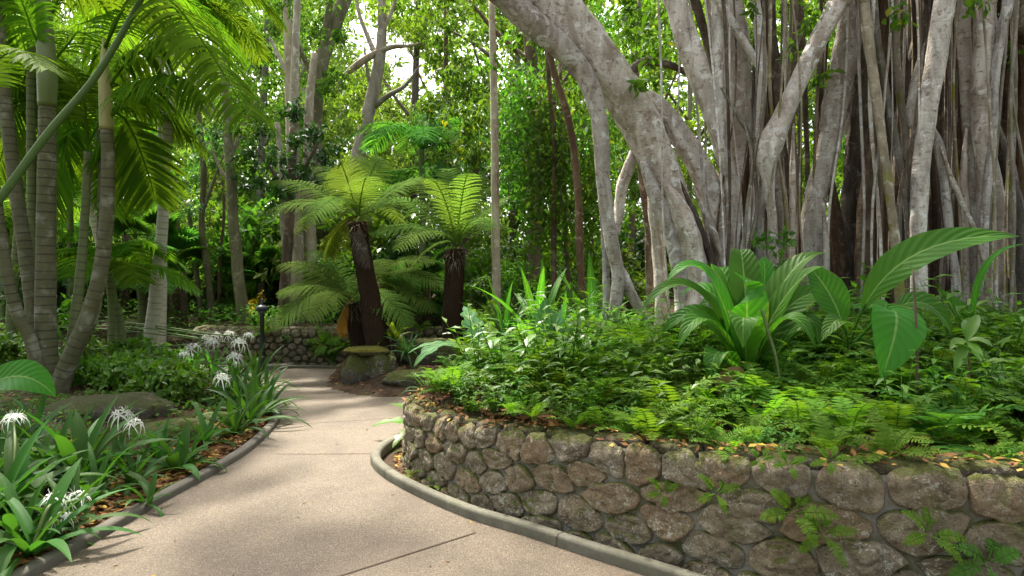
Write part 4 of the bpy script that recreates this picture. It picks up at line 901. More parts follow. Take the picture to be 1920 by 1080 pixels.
# the leaning limb and the strands it splits into
root([(930, -110, 100), (985, -45, 99), (1040, 20, 95), (1098, 85, 87), (1150, 150, 80), (1195, 225, 75), (1232, 300, 71), (1262, 370, 65), (1290, 440, 60), (1312, 520, 56), (1328, 600, 60), (1335, 660, 68)], 7.2, 'fig_bark', 'limb', .1, .10, .05, 1, False, 30)
root([(905, -60, 51), (955, 0, 49), (1010, 52, 48), (1062, 100, 42), (1098, 145, 37), (1118, 200, 32), (1126, 260, 30), (1130, 330, 27), (1138, 400, 26), (1150, 465, 26), (1160, 520, 25), (1152, 590, 22), (1148, 650, 22)], 6.9, 'fig_bark', 'limb', .0, .10, .06, 2, True, 18)
root([(1120, 230, 18), (1128, 330, 18), (1134, 430, 16), (1137, 540, 13), (1138, 650, 14)], 7.0, seed=3)
root([(1150, 470, 22), (1168, 520, 20), (1190, 560, 18), (1212, 600, 17), (1226, 640, 16)], 6.95, seed=4)
root([(1188, 275, 26), (1180, 310, 24), (1166, 350, 22), (1160, 400, 20), (1154, 440, 16)], 7.3, seed=5, toground=False)
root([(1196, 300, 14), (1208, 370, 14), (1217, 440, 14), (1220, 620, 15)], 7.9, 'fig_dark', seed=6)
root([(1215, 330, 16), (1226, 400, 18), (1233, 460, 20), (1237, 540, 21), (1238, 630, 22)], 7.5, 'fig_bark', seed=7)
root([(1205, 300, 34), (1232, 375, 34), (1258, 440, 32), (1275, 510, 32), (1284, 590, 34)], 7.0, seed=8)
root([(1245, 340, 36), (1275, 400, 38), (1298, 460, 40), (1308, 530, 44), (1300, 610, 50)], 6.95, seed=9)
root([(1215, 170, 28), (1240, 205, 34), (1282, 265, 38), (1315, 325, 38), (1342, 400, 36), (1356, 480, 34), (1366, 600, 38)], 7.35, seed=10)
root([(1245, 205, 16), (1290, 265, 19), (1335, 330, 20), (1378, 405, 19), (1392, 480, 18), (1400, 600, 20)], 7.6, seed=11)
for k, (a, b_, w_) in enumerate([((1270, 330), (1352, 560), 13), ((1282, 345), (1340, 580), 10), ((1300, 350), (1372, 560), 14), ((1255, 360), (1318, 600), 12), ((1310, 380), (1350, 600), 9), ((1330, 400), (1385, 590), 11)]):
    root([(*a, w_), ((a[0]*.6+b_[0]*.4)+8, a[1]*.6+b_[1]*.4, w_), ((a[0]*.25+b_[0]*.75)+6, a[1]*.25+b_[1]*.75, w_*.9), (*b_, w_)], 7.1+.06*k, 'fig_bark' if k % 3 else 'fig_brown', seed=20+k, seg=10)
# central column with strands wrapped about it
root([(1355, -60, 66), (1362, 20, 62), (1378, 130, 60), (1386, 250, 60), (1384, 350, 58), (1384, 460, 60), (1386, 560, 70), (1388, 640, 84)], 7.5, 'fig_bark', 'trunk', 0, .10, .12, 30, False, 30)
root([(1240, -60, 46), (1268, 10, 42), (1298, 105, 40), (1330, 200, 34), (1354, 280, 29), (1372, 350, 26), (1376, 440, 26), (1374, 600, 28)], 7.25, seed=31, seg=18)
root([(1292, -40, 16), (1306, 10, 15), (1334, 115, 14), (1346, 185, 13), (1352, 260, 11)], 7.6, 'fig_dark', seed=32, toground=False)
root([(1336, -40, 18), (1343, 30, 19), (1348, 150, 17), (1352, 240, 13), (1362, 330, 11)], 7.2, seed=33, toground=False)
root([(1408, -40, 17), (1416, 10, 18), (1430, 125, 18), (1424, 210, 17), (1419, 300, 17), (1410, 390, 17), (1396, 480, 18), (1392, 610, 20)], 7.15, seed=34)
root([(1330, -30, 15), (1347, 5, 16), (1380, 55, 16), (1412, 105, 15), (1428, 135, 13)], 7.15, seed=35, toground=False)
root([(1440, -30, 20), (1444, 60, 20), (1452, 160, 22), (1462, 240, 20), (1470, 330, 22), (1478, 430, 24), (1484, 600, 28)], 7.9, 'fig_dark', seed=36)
root([(1425, -30, 14), (1432, 60, 13), (1440, 150, 14), (1448, 230, 12)], 7.5, 'fig_brown', seed=37, toground=False)
root([(1598, -40, 40), (1572, 5, 37), (1545, 55, 35), (1518, 110, 33), (1490, 170, 33), (1468, 218, 36), (1450, 258, 46), (1440, 292, 42), (1439, 325, 28), (1443, 370, 19), (1449, 430, 17), (1452, 600, 18)], 6.9, 'fig_bark', 'limb', 0, .08, .05, 38, True, 20)
root([(1440, 290, 26), (1430, 350, 24), (1420, 420, 22), (1428, 500, 22), (1430, 610, 26)], 7.2, seed=39)
root([(1455, 300, 24), (1462, 370, 22), (1466, 450, 22), (1470, 610, 24)], 7.4, seed=40)
root([(1352, 165, 9), (1385, 220, 9), (1415, 262, 8), (1440, 290, 8)], 7.05, 'fig_moss', seed=41, toground=False, seg=8)
root([(1488, 232, 11), (1486, 330, 10), (1486, 440, 11), (1490, 600, 13)], 7.2, seed=42, seg=10)
root([(1395, 230, 6), (1412, 300, 7), (1418, 400, 7), (1402, 480, 8), (1400, 600, 8)], 7.0, 'fig_moss', seed=43, seg=8)
root([(1404, 250, 12), (1398, 340, 13), (1404, 430, 14), (1412, 600, 16)], 7.3, 'fig_brown', seed=44, seg=10)
# the middle group
root([(1612, -40, 48), (1600, 10, 48), (1582, 110, 46), (1566, 200, 44), (1555, 260, 42), (1541, 320, 40), (1527, 390, 40), (1522, 470, 40), (1526, 620, 48)], 7.3, 'fig_bark', 'aerial_root', 0, .10, .08, 50, True, 22)
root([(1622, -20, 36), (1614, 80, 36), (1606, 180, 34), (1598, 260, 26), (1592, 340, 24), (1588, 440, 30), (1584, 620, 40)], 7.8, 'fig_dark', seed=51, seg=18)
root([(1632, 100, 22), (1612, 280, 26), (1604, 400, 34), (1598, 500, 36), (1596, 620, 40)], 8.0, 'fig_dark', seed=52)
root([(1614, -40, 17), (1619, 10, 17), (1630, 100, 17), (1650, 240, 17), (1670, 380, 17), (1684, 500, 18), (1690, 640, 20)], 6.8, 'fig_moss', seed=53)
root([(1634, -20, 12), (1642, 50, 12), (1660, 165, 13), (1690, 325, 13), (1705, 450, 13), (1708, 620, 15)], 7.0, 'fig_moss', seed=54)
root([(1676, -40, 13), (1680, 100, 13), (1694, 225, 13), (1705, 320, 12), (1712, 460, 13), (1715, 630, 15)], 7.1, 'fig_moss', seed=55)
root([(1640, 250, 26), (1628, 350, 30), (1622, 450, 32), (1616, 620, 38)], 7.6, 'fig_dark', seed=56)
root([(1560, 330, 18), (1568, 420, 22), (1572, 520, 26), (1576, 640, 32)], 7.5, 'fig_brown', seed=57)
root([(1544, 380, 14), (1548, 470, 12), (1546, 630, 14)], 7.1, seed=58, seg=10)
# the right-hand group round the dark hollow
root([(1784, -60, 36), (1772, 0, 35), (1758, 95, 33), (1740, 210, 31), (1729, 300, 30), (1722, 400, 28), (1722, 500, 27), (1726, 640, 30)], 6.9, 'fig_bark', 'aerial_root', 0, .09, .07, 60, True, 20)
root([(1748, 235, 17), (1762, 280, 16), (1772, 350, 15), (1780, 430, 15), (1792, 520, 15), (1800, 640, 17)], 6.95, seed=61)
root([(1764, 275, 9), (1784, 335, 10), (1806, 385, 10), (1830, 440, 10), (1850, 520, 11), (1862, 630, 12)], 6.9, seed=62, seg=10)
root([(1790, -40, 84), (1790, 60, 80), (1786, 180, 76), (1782, 320, 80), (1790, 470, 92), (1796, 640, 112)], 8.1, 'fig_brown', 'trunk', 0, .10, .22, 63, False, 34)
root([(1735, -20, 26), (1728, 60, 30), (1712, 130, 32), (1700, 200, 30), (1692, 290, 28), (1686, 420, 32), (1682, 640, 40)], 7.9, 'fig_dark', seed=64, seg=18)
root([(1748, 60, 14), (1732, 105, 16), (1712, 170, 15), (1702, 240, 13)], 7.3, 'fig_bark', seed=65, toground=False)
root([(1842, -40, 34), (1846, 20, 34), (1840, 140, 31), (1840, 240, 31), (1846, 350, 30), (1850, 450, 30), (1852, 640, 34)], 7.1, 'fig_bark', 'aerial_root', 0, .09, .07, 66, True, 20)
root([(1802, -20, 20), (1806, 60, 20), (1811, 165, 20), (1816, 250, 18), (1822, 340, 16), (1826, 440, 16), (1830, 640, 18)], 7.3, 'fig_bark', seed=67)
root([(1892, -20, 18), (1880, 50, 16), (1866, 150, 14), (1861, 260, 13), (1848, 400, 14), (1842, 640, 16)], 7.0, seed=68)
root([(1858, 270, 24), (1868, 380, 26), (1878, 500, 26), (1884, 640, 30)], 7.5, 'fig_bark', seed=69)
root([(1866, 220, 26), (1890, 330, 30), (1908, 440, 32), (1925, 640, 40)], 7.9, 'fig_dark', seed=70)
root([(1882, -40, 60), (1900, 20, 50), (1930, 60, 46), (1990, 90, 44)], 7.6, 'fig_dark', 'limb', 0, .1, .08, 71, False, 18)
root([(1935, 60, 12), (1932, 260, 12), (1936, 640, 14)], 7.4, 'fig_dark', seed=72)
root([(1812, 240, 13), (1806, 330, 12), (1808, 430, 13), (1812, 640, 14)], 7.2, 'fig_bark', seed=73)
rr = np.random.default_rng(77)
for k in range(34):                                         # the finer roots of the curtain behind
    zone = [(1490, 1560), (1560, 1720), (1700, 1800), (1790, 1920), (1400, 1500)][k % 5]
    x0 = rr.uniform(*zone); x1 = x0+rr.uniform(-26, 26); w_ = rr.uniform(5, 13); y0 = -40
    root([(x0, y0, w_), (x0*.7+x1*.3+rr.uniform(-9, 9), y0*.66+640*.33, w_), (x0*.3+x1*.7+rr.uniform(-9, 9), y0*.33+640*.66, w_*1.05), (x1, 640, w_*1.2)], rr.uniform(7.2, 8.3), ['fig_bark', 'fig_dark', 'fig_brown', 'fig_moss'][k % 4], seed=100+k, seg=9)
for k, (x, w_, Yk) in enumerate([(1640, 70, 8.9), (1700, 60, 8.8), (1750, 70, 9.0), (1835, 80, 8.9), (1890, 70, 8.8), (1930, 80, 8.6), (1440, 46, 8.7)]):  # dark backing shapes added to stand for shade between the roots
    root([(x+rr.uniform(-20, 20), 60 if k in (0, 6) else -40, w_*.6), (x+rr.uniform(-12, 12), 200, w_*.8), (x, 400, w_*.9), (x, 640, w_*1.2)], Yk, 'fig_brown', 'shade_backing', 0, .12, .3, 300+k, seg=26)
for k in range(36):                                         # thin rootlets that cling to the trunks and cross each other
    zone = [(1230, 1370), (1340, 1480), (1400, 1560), (1580, 1730), (1690, 1800), (1780, 1915)][k % 6]
    x0 = rr.uniform(*zone); x1 = x0+rr.uniform(-45, 45)+(40 if k % 6 == 0 else 0); w_ = rr.uniform(2.5, 6.5); y0 = -40
    root([(x0, y0, w_), (x0*.7+x1*.3+rr.uniform(-14, 14), y0*.66+640*.33, w_), (x0*.3+x1*.7+rr.uniform(-14, 14), y0*.33+640*.66, w_), (x1, 640, w_*1.2)], rr.uniform(6.75, 7.35), ['fig_bark', 'fig_dark', 'fig_moss'][k % 3], 'rootlet', seed=400+k, seg=7)
# leafy boughs of the fig that show along the top, and added shade clumps above
def canopy(parent, name, mat, clusters, ll, seed, dens=1.6, wr=.42, droop=.5, spray=6, twigs=None, up=.6):
    """clusters: (px, py, Y, rx, ry) radii in pixels of the photograph at that depth."""
    r = np.random.default_rng(seed); mb = MB()
    for (px, py, Yc, rx, ry) in clusters:
        c = at(px, py, Yc); k = Yc/F; a = (rx*k, (rx+ry)*.5*k*.9, ry*k); n = int(dens*PI*rx*ry*k*k/(ll*ll*wr*.6))
        clump(mb, c, a, max(n, 24), ll, r, wr, droop, spray, .5, up)
    return mb.build(name, M[mat], parent)
def bough(parent, pts, Y, mat, seed, dY=0.0, name='branch', rough=.06):
    P, R = px_tube(pts, Y, dY); mb = MB(); tube(mb, P, R, 9, 6, rough, .03, seed); return mb.build(name, M[mat], parent)
bough(fig, [(1150, 170, 22), (1200, 120, 18), (1250, 120, 14), (1310, 150, 10), (1335, 170, 6)], 7.6, 'fig_dark', 1)
canopy(fig, 'crown', 'fig', [(1195, 60, 6.9, 40, 40), (1225, 120, 6.95, 34, 26), (1200, 165, 6.9, 22, 16), (1520, 40, 7.0, 44, 50), (1490, 110, 7.1, 30, 34), (1545, 150, 7.2, 22, 30), (1410, 10, 6.9, 30, 24), (1690, 30, 6.7, 36, 34), (1830, 10, 6.7, 40, 22), (1200, 60, 8.6, 70, 60), (1215, 110, 8.4, 60, 36), (1260, 40, 9.2, 60, 70), (1180, 20, 8.6, 40, 40), (1225, 150, 8.0, 46, 20), (1520, 60, 8.8, 60, 90), (1480, 30, 8.8, 50, 60), (1700, 20, 8.8, 60, 60), (1660, -20, 8.5, 80, 50), (1905, 90, 8.6, 60, 70),
    (1750, -30, 7.8, 90, 36), (1890, -10, 7.6, 70, 40), (1350, -60, 8.0, 160, 40), (1540, -70, 8.0, 160, 50)], .12, 200, 1.3)
# unseen crown clumps added above the picture to shade path and left bed
up = MB(); ru = np.random.default_rng(201)
for k in range(30):
    c = np.array((ru.uniform(-7.5, .6), ru.uniform(3.5, 10.5), ru.uniform(6.6, 9.0))); 
    if c[2] < CAM_H + c[1]*.50 + .9: c[2] = CAM_H + c[1]*.50 + 1.4
    clump(up, c, (1.4, 1.4, .6), 300, .16, ru, .45, .5, 6)
up.build('crown', M['fig'], fig); shade_crown = MB()
for k in range(26):                                         # more unseen clumps, added to block top light on the roots behind
    c = np.array((ru.uniform(.8, 8.5), ru.uniform(7.2, 12.5), 0)); c[2] = CAM_H + c[1]*.44 + ru.uniform(.5, 2.0); clump(shade_crown, c, (1.3, 1.3, .55), 300, .16, ru, .45, .5, 6)
for k in range(15):                                         # unseen low clumps added to darken the near path, bed and wall
    c = np.array((ru.uniform(-5.5, -1.2) if k % 3 else ru.uniform(1.5, 5), ru.uniform(-2.5, 3.2), ru.uniform(4.6, 6.5))); clump(shade_crown, c, (1.2, 1.2, .5), 260, .16, ru, .45, .5, 6)
shade_crown.build('crown', M['fig'], fig)
for k in range(6):
    e = np.array((ru.uniform(-6, 1), ru.uniform(2, 7), ru.uniform(6.8, 8.4))); s_ = at(1380, -60, 7.5); s_[2] = 5.2
    mb = MB(); tube(mb, [s_, (s_+e)/2+np.array((0, 0, .6)), e], [.14, .09, .03], 8, 6, .05, .03, k); mb.build('branch', M['fig_bark'], fig)

# ------------------------------------------------------------------ planting on the raised bed
def place(px, py, z=None):
    """The point of the bed's soil seen at a pixel (marching along the ray)."""
    zz = .75 if z is None else z
    for _ in range(12):
        q = on(px, py, zz); q[1] = min(q[1], 14); zz = gz1(q[0], q[1])
    q[2] = zz; return q
def leaf_at(parent, tip, base, mid, W, mat='peace', n=18, fold=.2, wave=.02, roll=0.0, cols=9, prof='lance', stalk=0.0, name='leaf', nrm=(0, -.5, 1)):
    """A broad leaf laid along a space curve base -> mid -> tip."""
    P = bez(base, 2*np.asarray(mid)-(np.asarray(base)+np.asarray(tip))/2, tip, n+1); T = unit(np.gradient(P, axis=0)); N = np.broadcast_to(np.asarray(nrm, float), P.shape); S = unit(np.cross(T, N)); N = np.cross(S, T)
    if roll: S, N = S*math.cos(roll)+N*math.sin(roll), N*math.cos(roll)-S*math.sin(roll)
    t = np.linspace(0, 1, n+1); X_, Y_ = {'lance': ([0, .1, .3, .55, .8, .93, 1], [.12, .5, .92, 1, .66, .28, .01]), 'oval': ([0, .08, .25, .45, .7, .9, 1], [.05, .5, .92, 1, .8, .35, .02])}[prof]
    s = np.clip((t-stalk)/(1-stalk), 0, 1); w_ = np.where(t < stalk, .05, np.maximum(np.interp(s, X_, Y_), .05)); w_[1:-1] = (w_[:-2]+2*w_[1:-1]+w_[2:])/4; w_[-1] = .01
    c = np.linspace(-1, 1, cols); q = (w_*W/2)[:, None]
    lift = np.abs(c)[None]*q*fold + wave*W*np.sin(t*13+1)[:, None]*(c**2*np.sign(c))[None]*w_[:, None]
    V = P[:, None] + S[:, None]*(c[None]*q)[..., None] + N[:, None]*lift[..., None]
    i = np.arange(n)[:, None]*cols + np.arange(cols-1)[None]; UV = np.stack([np.broadcast_to(c[None]*.5+.5, (n+1, cols)), np.broadcast_to(t[:, None], (n+1, cols))], -1)
    mb = MB(); mb.add(V.reshape(-1, 3), np.stack([i, i+1, i+cols+1, i+cols], -1).reshape(-1, 4), UV)
    if stalk: tube(mb, P[:max(3, int(n*stalk)+2)], W*.03, 6, 1, cap=False)
    return mb.build(name, M[mat], parent)
leaf_at(blp, at(104, 744, 5.5), at(-70, 765, 5.7), at(22, 706, 5.55), .30, n=20, fold=.2, cols=11, stalk=.12, nrm=(.1, -.75, .6))
# the big rosette in front of the fig
Yp = 5.0; b = at(1400, 668, Yp); b[2] = gz1(b[0], b[1])
t = thing('broadleaf_rosette', 'large rosette of glossy pointed leaves standing before the fig roots', 'plant', b)
for k, (mx, my, tx, ty, dy, W, mdy) in enumerate([(1395, 520, 1388, 470, .35, .17, .2), (1432, 545, 1428, 482, .3, .12, .2), (1330, 520, 1250, 528, -.05, .15, 0), (1305, 545, 1203, 582, -.15, .13, 0), (1345, 560, 1275, 556, .35, .16, .2),
    (1365, 530, 1338, 515, .5, .15, .2), (1400, 560, 1398, 530, -.25, .22, -.1), (1470, 530, 1556, 476, .05, .16, 0), (1470, 560, 1548, 500, -.25, .14, -.1), (1480, 575, 1562, 560, .2, .16, .1),
    (1470, 600, 1530, 655, -.45, .12, -.3), (1500, 600, 1536, 652, -.1, .12, 0), (1395, 600, 1393, 652, -.55, .17, -.35), (1330, 600, 1272, 652, -.4, .13, -.2), (1320, 595, 1240, 630, .1, .14, 0), (1360, 570, 1300, 600, .5, .15, .3), (1440, 570, 1500, 540, .6, .15, .3), (1350, 660, 1332, 722, -.5, .13, -.35), (1420, 560, 1450, 520, .5, .15, .3)]):
    leaf_at(t, at(tx, ty, Yp+dy), b+np.array((random.uniform(-.04, .04), random.uniform(-.04, .04), .05)), at(mx, my, Yp+mdy), W*1.42, fold=.28, roll=random.uniform(-.3, .3))
mb = MB(); tube(mb, [at(1428, 580, 4.75), at(1440, 620, 4.7), at(1455, 670, 4.6), at(1465, 730, 4.5)], [.012, .011, .010, .005], 7, 6)
n = 60; q = np.linspace(.3, 1, n); Pq = np.column_stack([np.interp(q, [0, .33, .66, 1], v) for v in np.array([at(1428, 580, 4.75), at(1440, 620, 4.7), at(1455, 670, 4.6), at(1465, 730, 4.5)]).T]); strips(mb, Pq, rand_dirs(n), rand_dirs(n), .03, .006, 2, 0.); mb.build('flower_spike', M['stem'], t)
b2 = at(1365, 735, 4.6); t2_ = thing('dead_leaf', 'single large withered brown leaf lying under the big rosette', 'leaf', place(1365, 740)); leaf_at(t2_, at(1345, 738, 4.5), at(1392, 690, 4.65), at(1365, 716, 4.52), .16, 'brownleaf', fold=.1, nrm=(0, -1, .4))
# the plant with very large leaves
Yq = 4.7; b = at(1600, 655, Yq); b[2] = gz1(b[0], b[1])
t = thing('broadleaf_plant', 'plant with four very large ribbed leaves, one reaching far across the roots', 'plant', b)
leaf_at(t, at(1912, 443, 4.5), at(1596, 640, Yq), at(1700, 487, 4.6), .26, n=26, stalk=.17, fold=.22, cols=11, roll=.25, nrm=(0, -.9, .6))
leaf_at(t, at(1652, 712, 4.25), at(1606, 640, Yq), at(1678, 585, 4.45), .36, n=22, stalk=.34, fold=.18, cols=11, nrm=(0, -1, .35))
leaf_at(t, at(1784, 626, 4.7), at(1604, 640, Yq+.05), at(1712, 567, 4.75), .22, n=22, stalk=.34, fold=.25, cols=11, nrm=(.1, -.6, .8))
leaf_at(t, at(1515, 500, 4.9), at(1592, 650, Yq+.05), at(1560, 560, 4.8), .24, n=20, stalk=.2, fold=.25, cols=11, nrm=(-.2, -.9, .5))
leaf_at(t, at(1600, 578, 4.9), at(1600, 640, Yq+.1), at(1650, 580, 4.85), .15, n=20, stalk=.2, fold=.25, cols=9, nrm=(0, -.6, .8))
leaf_at(t, at(1540, 640, 4.5), at(1590, 650, Yq), at(1575, 600, 4.6), .14, n=16, stalk=.2, fold=.25, cols=9)
leaf_at(t, at(1925, 458, 4.9), at(1820, 640, 5.0), at(1845, 505, 4.95), .05, n=20, fold=.3, cols=5)
leaf_at(t, at(1757, 542, 5.1), at(1830, 630, 5.0), at(1795, 585, 5.05), .18, n=16, fold=.3, cols=9, nrm=(.3, -.9, .3))
for k, (px0, px1, y1, Yk, lab) in enumerate([(1720, 1712, 505, 4.35, 'thin dark bare plant stem standing in front of the largest leaf'), (1815, 1814, 640, 4.2, 'thin upright stem with a few bright pointed leaves at its tip')]):
    g = place(px0, 790); g = at(px0, 790, Yk); g[2] = gz1(g[0], g[1]); t = thing('stem_plant', lab, 'plant', g)
    mb = MB(); tp = at(px1, y1, Yk); tube(mb, [g-np.array((0, 0, .05)), (g+tp)/2+np.array((.01, 0, 0)), tp], [.010, .009, .006], 7, 6); mb.build('stem', M['twig'], t)
    if k:
        for j, (tx, ty, dy) in enumerate([(1835, 590, .1), (1780, 655, -.05), (1812, 600, .15), (1862, 650, -.1), (1840, 680, -.15), (1790, 700, -.1)]):
            leaf_at(t, at(tx, ty, Yk+dy), tp, (tp+at(tx, ty, Yk+dy))/2+np.array((0, 0, .02)), .07, 'bush', n=8, cols=5, fold=.3, wave=.04)
    else:
        leaf_at(t, at(1690, 500, 4.4), tp, at(1702, 498, 4.4), .03, 'peace', n=8, cols=5)
# blue-green lobed leaves
def lobed(lab, px, py, Yk, spec, seed, mat='bluish'):
    g = at(px, py, Yk); g[2] = gz1(g[0], g[1]); t = thing('lobed_leaf_plant', lab, 'plant', g); r = np.random.default_rng(seed)
    for k, (az, L, W, el, dr) in enumerate(spec):
        L, W = L*1.3, W*1.35; mb = MB(); blade(mb, L, W, (.02*math.cos(az), .02*math.sin(az), 0), az, el, dr, 22, .15, 'oval', .03, r.uniform(-.3, .3), .28, 9, seed+k, 6); mb.build('leaf', M[mat], t, local=True)
    return t
F_ = PI  # facing the camera = azimuth PI (leaf runs towards -Y)
lobed('blue green plant with upright scalloped leaves next to the second dark trunk', 878, 700, 6.9, [(.3, .55, .20, 1.45, .5), (-.5, .5, .18, 1.35, .5), (1.2, .5, .17, .9, 1.2), (-1.4, .5, .17, .8, 1.2), (2.7, .45, .16, .7, 1.3), (-2.6, .45, .16, .8, 1.4)], 300)
lobed('blue green scalloped plant with two upright leaves in front of the strappy leaves', 1018, 715, 5.9, [(.1, .52, .19, 1.5, .35), (-.7, .48, .17, 1.35, .4), (1.1, .5, .2, 1.0, .9), (2.0, .45, .17, .7, 1.2), (-1.7, .45, .16, .8, 1.0)], 320)
lobed('blue green scalloped plant arching towards the fig limb', 1080, 715, 5.9, [(-1.0, .5, .16, 1.1, .7), (1.6, .42, .14, 1.1, .8), (.4, .4, .14, 1.3, .6), (-2.2, .4, .14, .7, 1.0)], 330)
lobed('scalloped plant with long leaves drooping towards the mossy wall top', 905, 742, 6.2, [(2.6, .75, .13, .9, 1.9), (3.6, .7, .13, .8, 1.9), (2.0, .6, .12, .9, 1.6), (-2.2, .6, .12, .9, 1.6), (.6, .6, .15, 1.2, .9)], 340)
lobed('bright lobed plant at the corner of the bed nearest the tree ferns', 815, 735, 6.4, [(1.9, .5, .12, .8, 1.4), (2.6, .5, .12, .7, 1.5), (1.2, .5, .13, 1.0, 1.2), (.2, .5, .13, 1.3, .8), (3.5, .4, .1, .6, 1.6), (-1, .45, .12, 1.0, 1.2)], 350, 'bush')
lobed('yellow green lobed plant with upright leaves behind the blue green ones', 915, 690, 7.4, [(.2, .6, .2, 1.3, .6), (-.9, .55, .18, 1.1, .8), (1.3, .55, .18, 1.1, .8), (2.5, .5, .15, .8, 1.2), (-2.2, .5, .15, .8, 1.2)], 360, 'bright')
# tall strappy plants behind
for k, (px, py, Yk, n, L, W, lab) in enumerate([(1010, 620, 8.2, 16, 1.15, .10, 'tall plant with broad dark strap leaves left of the fig limb'), (1110, 625, 7.9, 14, 1.1, .10, 'tall dark strap leaved plant close against the pale hanging root'), (950, 640, 8.4, 24, .9, .05, 'grassy clump with long arching leaves beside the pale slender trunk'), (1060, 645, 7.6, 20, .8, .055, 'arching grassy clump in front of the tall strap leaves')]):
    rosette(lab, 'strap_plant', 'plant', gnd(px, py, Yk), n, L, W, 400+k*20, 'peace' if W > .08 else 'lily', el=(1.45, .5), droop=(.3, 1.5), parts=True, prof='lance')
g = place(752, 790); g = np.array((-.72, 5.85, .46)); rosette('grass tuft hanging over the end of the stone wall', 'grass_tuft', 'grass', g, 34, .34, .012, 480, 'lily', el=(1.2, .1), droop=(1.4, 2.6))

# ferns: a few built ones, then copies
def fern_obj(label, seed, n, L, ll, lw, mat, pairs=18, el=(1.4, .5), sag=.12, group=None, name='fern', cat='fern'):
    t = thing(name, label, cat, (0, 0, 0), group); r = np.random.default_rng(seed); mb = MB()
    for k in range(n):
        f = (k+.5)/n; a = k*2.39996+r.uniform(-.4, .4); e = el[0]+(el[1]-el[0])*f+r.uniform(-.15, .15); Lk = L*r.uniform(.7, 1.1); d = np.array((math.cos(a), math.sin(a), 0))
        p = bez(d*.015, d*Lk*.5*math.cos(e)+np.array((0, 0, Lk*.62*math.sin(e))), d*Lk*.92*math.cos(e*.62)+np.array((0, 0, Lk*(.85*math.sin(e)-.28))), 14)
        frond(mb, p, ll, pairs, lw, .16, sag, .35, .12, rr=.0035, segs=3, seed=seed*9+k, jitter=.09, prof=([0, .1, .35, .7, .92, 1], [.5, .85, 1, .72, .35, .15]))
    mb.build('frond_cluster', M[mat], t, local=True); return t
FG = 'ferns covering the raised bed'
FP = [fern_obj('bright green sword fern growing in the dense cover of the raised bed', 1, 9, .70, .10, .022, 'fern', group=FG),
      fern_obj('bright green sword fern growing in the dense cover of the raised bed', 2, 9, .6, .10, .022, 'fern', group=FG),
      fern_obj('bright green sword fern growing in the dense cover of the raised bed', 3, 8, .42, .07, .018, 'fern', 20, group=FG),
      fern_obj('deep green fern growing in the dense cover of the raised bed', 4, 9, .72, .14, .028, 'dfern', 16, group=FG),
      fern_obj('deep green fern growing in the dense cover of the raised bed', 5, 7, .52, .15, .034, 'dfern', 11, group=FG)]
BG_ = 'leafy seedlings on the raised bed'
def sprig(label, seed, n, ll, h, mat, group, wr=.4):
    t = thing('seedling', label, 'plant', (0, 0, 0), group); r = np.random.default_rng(seed); mb = MB()
    for k in range(n):
        a = r.uniform(0, 6.28); d = np.array((math.cos(a), math.sin(a), 0)); H = h*r.uniform(.6, 1.1); tip = d*H*r.uniform(.15, .6)+np.array((0, 0, H)); m_ = 9
        q = np.linspace(.25, 1, m_)[:, None]; P = tip*q*np.array((1, 1, 1)); tube(mb, [(0, 0, -.02), tip*.5, tip], [.004, .003, .002], 4, 3, cap=False)
        aa = np.arange(m_)*2.4+r.uniform(0, 6); ax = unit(np.column_stack([np.cos(aa), np.sin(aa), np.full(m_, .25)])+.25*r.normal(size=(m_, 3)))
        L = ll*r.uniform(.7, 1.2, m_); leaves(mb, P, ax, np.column_stack([.2*r.normal(size=(m_, 2)), np.ones(m_)]), L, L*wr, .25, .3)
    mb.build('foliage', M[mat], t, local=True); return t
SP = [sprig('small leafy seedling among the ferns of the raised bed', 11, 8, .08, .38, 'ground', BG_), sprig('small leafy seedling among the ferns of the raised bed', 12, 6, .06, .20, 'fern', BG_, .5), sprig('small leafy seedling among the ferns of the raised bed', 13, 9, .10, .5, 'bush', BG_, .38)]
rf = np.random.default_rng(91); done = 0; used = {'f': [0]*5, 's': [0]*3}; pts = []
def drop(proto, cnt, key, q, s):
    if cnt[key] == 0: proto.location = tuple(q); proto.scale = (s,)*3; proto.rotation_euler = (0, 0, float(rf.uniform(0, 6.28)))
    else: copy_thing(proto, q, float(rf.uniform(0, 6.28)), s)
    cnt[key] += 1
while len(pts) < 350:
    x, y = rf.uniform(-.7, 5.2), rf.uniform(2.9, 7.8)
    if not inside(BEDPOLY, np.array([x]), np.array([y]))[0] or x > .75*y+.6: continue
    dw = float(dist_to(WC, np.array([x]), np.array([y]))[0])
    lim = .20 if x < 1.0 else .50                     # bare mulch along the wall top on the near right
    if dw < lim or (x > 1.2 and dw < 1.0 and rf.random() < .6): continue
    if any((x-a)**2+(y-b_)**2 < .022 for a, b_ in pts): continue
    if (x-1.72)**2+(y-4.9)**2 < .10 or (x-2.35)**2+(y-4.6)**2 < .06 or (x-2.27)**2+(y-4.15)**2 < .12: continue
    pts.append((x, y)); q = np.array((x, y, gz1(x, y)-.01)); edge = dw < .6
    if rf.random() < .62:
        k = int(rf.choice([0, 1, 2, 3, 4], p=[.22, .26, .24, .16, .12])) if not edge else int(rf.choice([1, 2, 4], p=[.35, .5, .15]))
        drop(FP[k], used['f'], k, q, float(rf.uniform(.75, 1.15))*(.66 if edge else 1.0))
    else:
        k = int(rf.choice([0, 1, 2], p=[.35, .35, .3])); drop(SP[k], used['s'], k, q, float(rf.uniform(.7, 1.2))*(.75 if edge else 1.1))
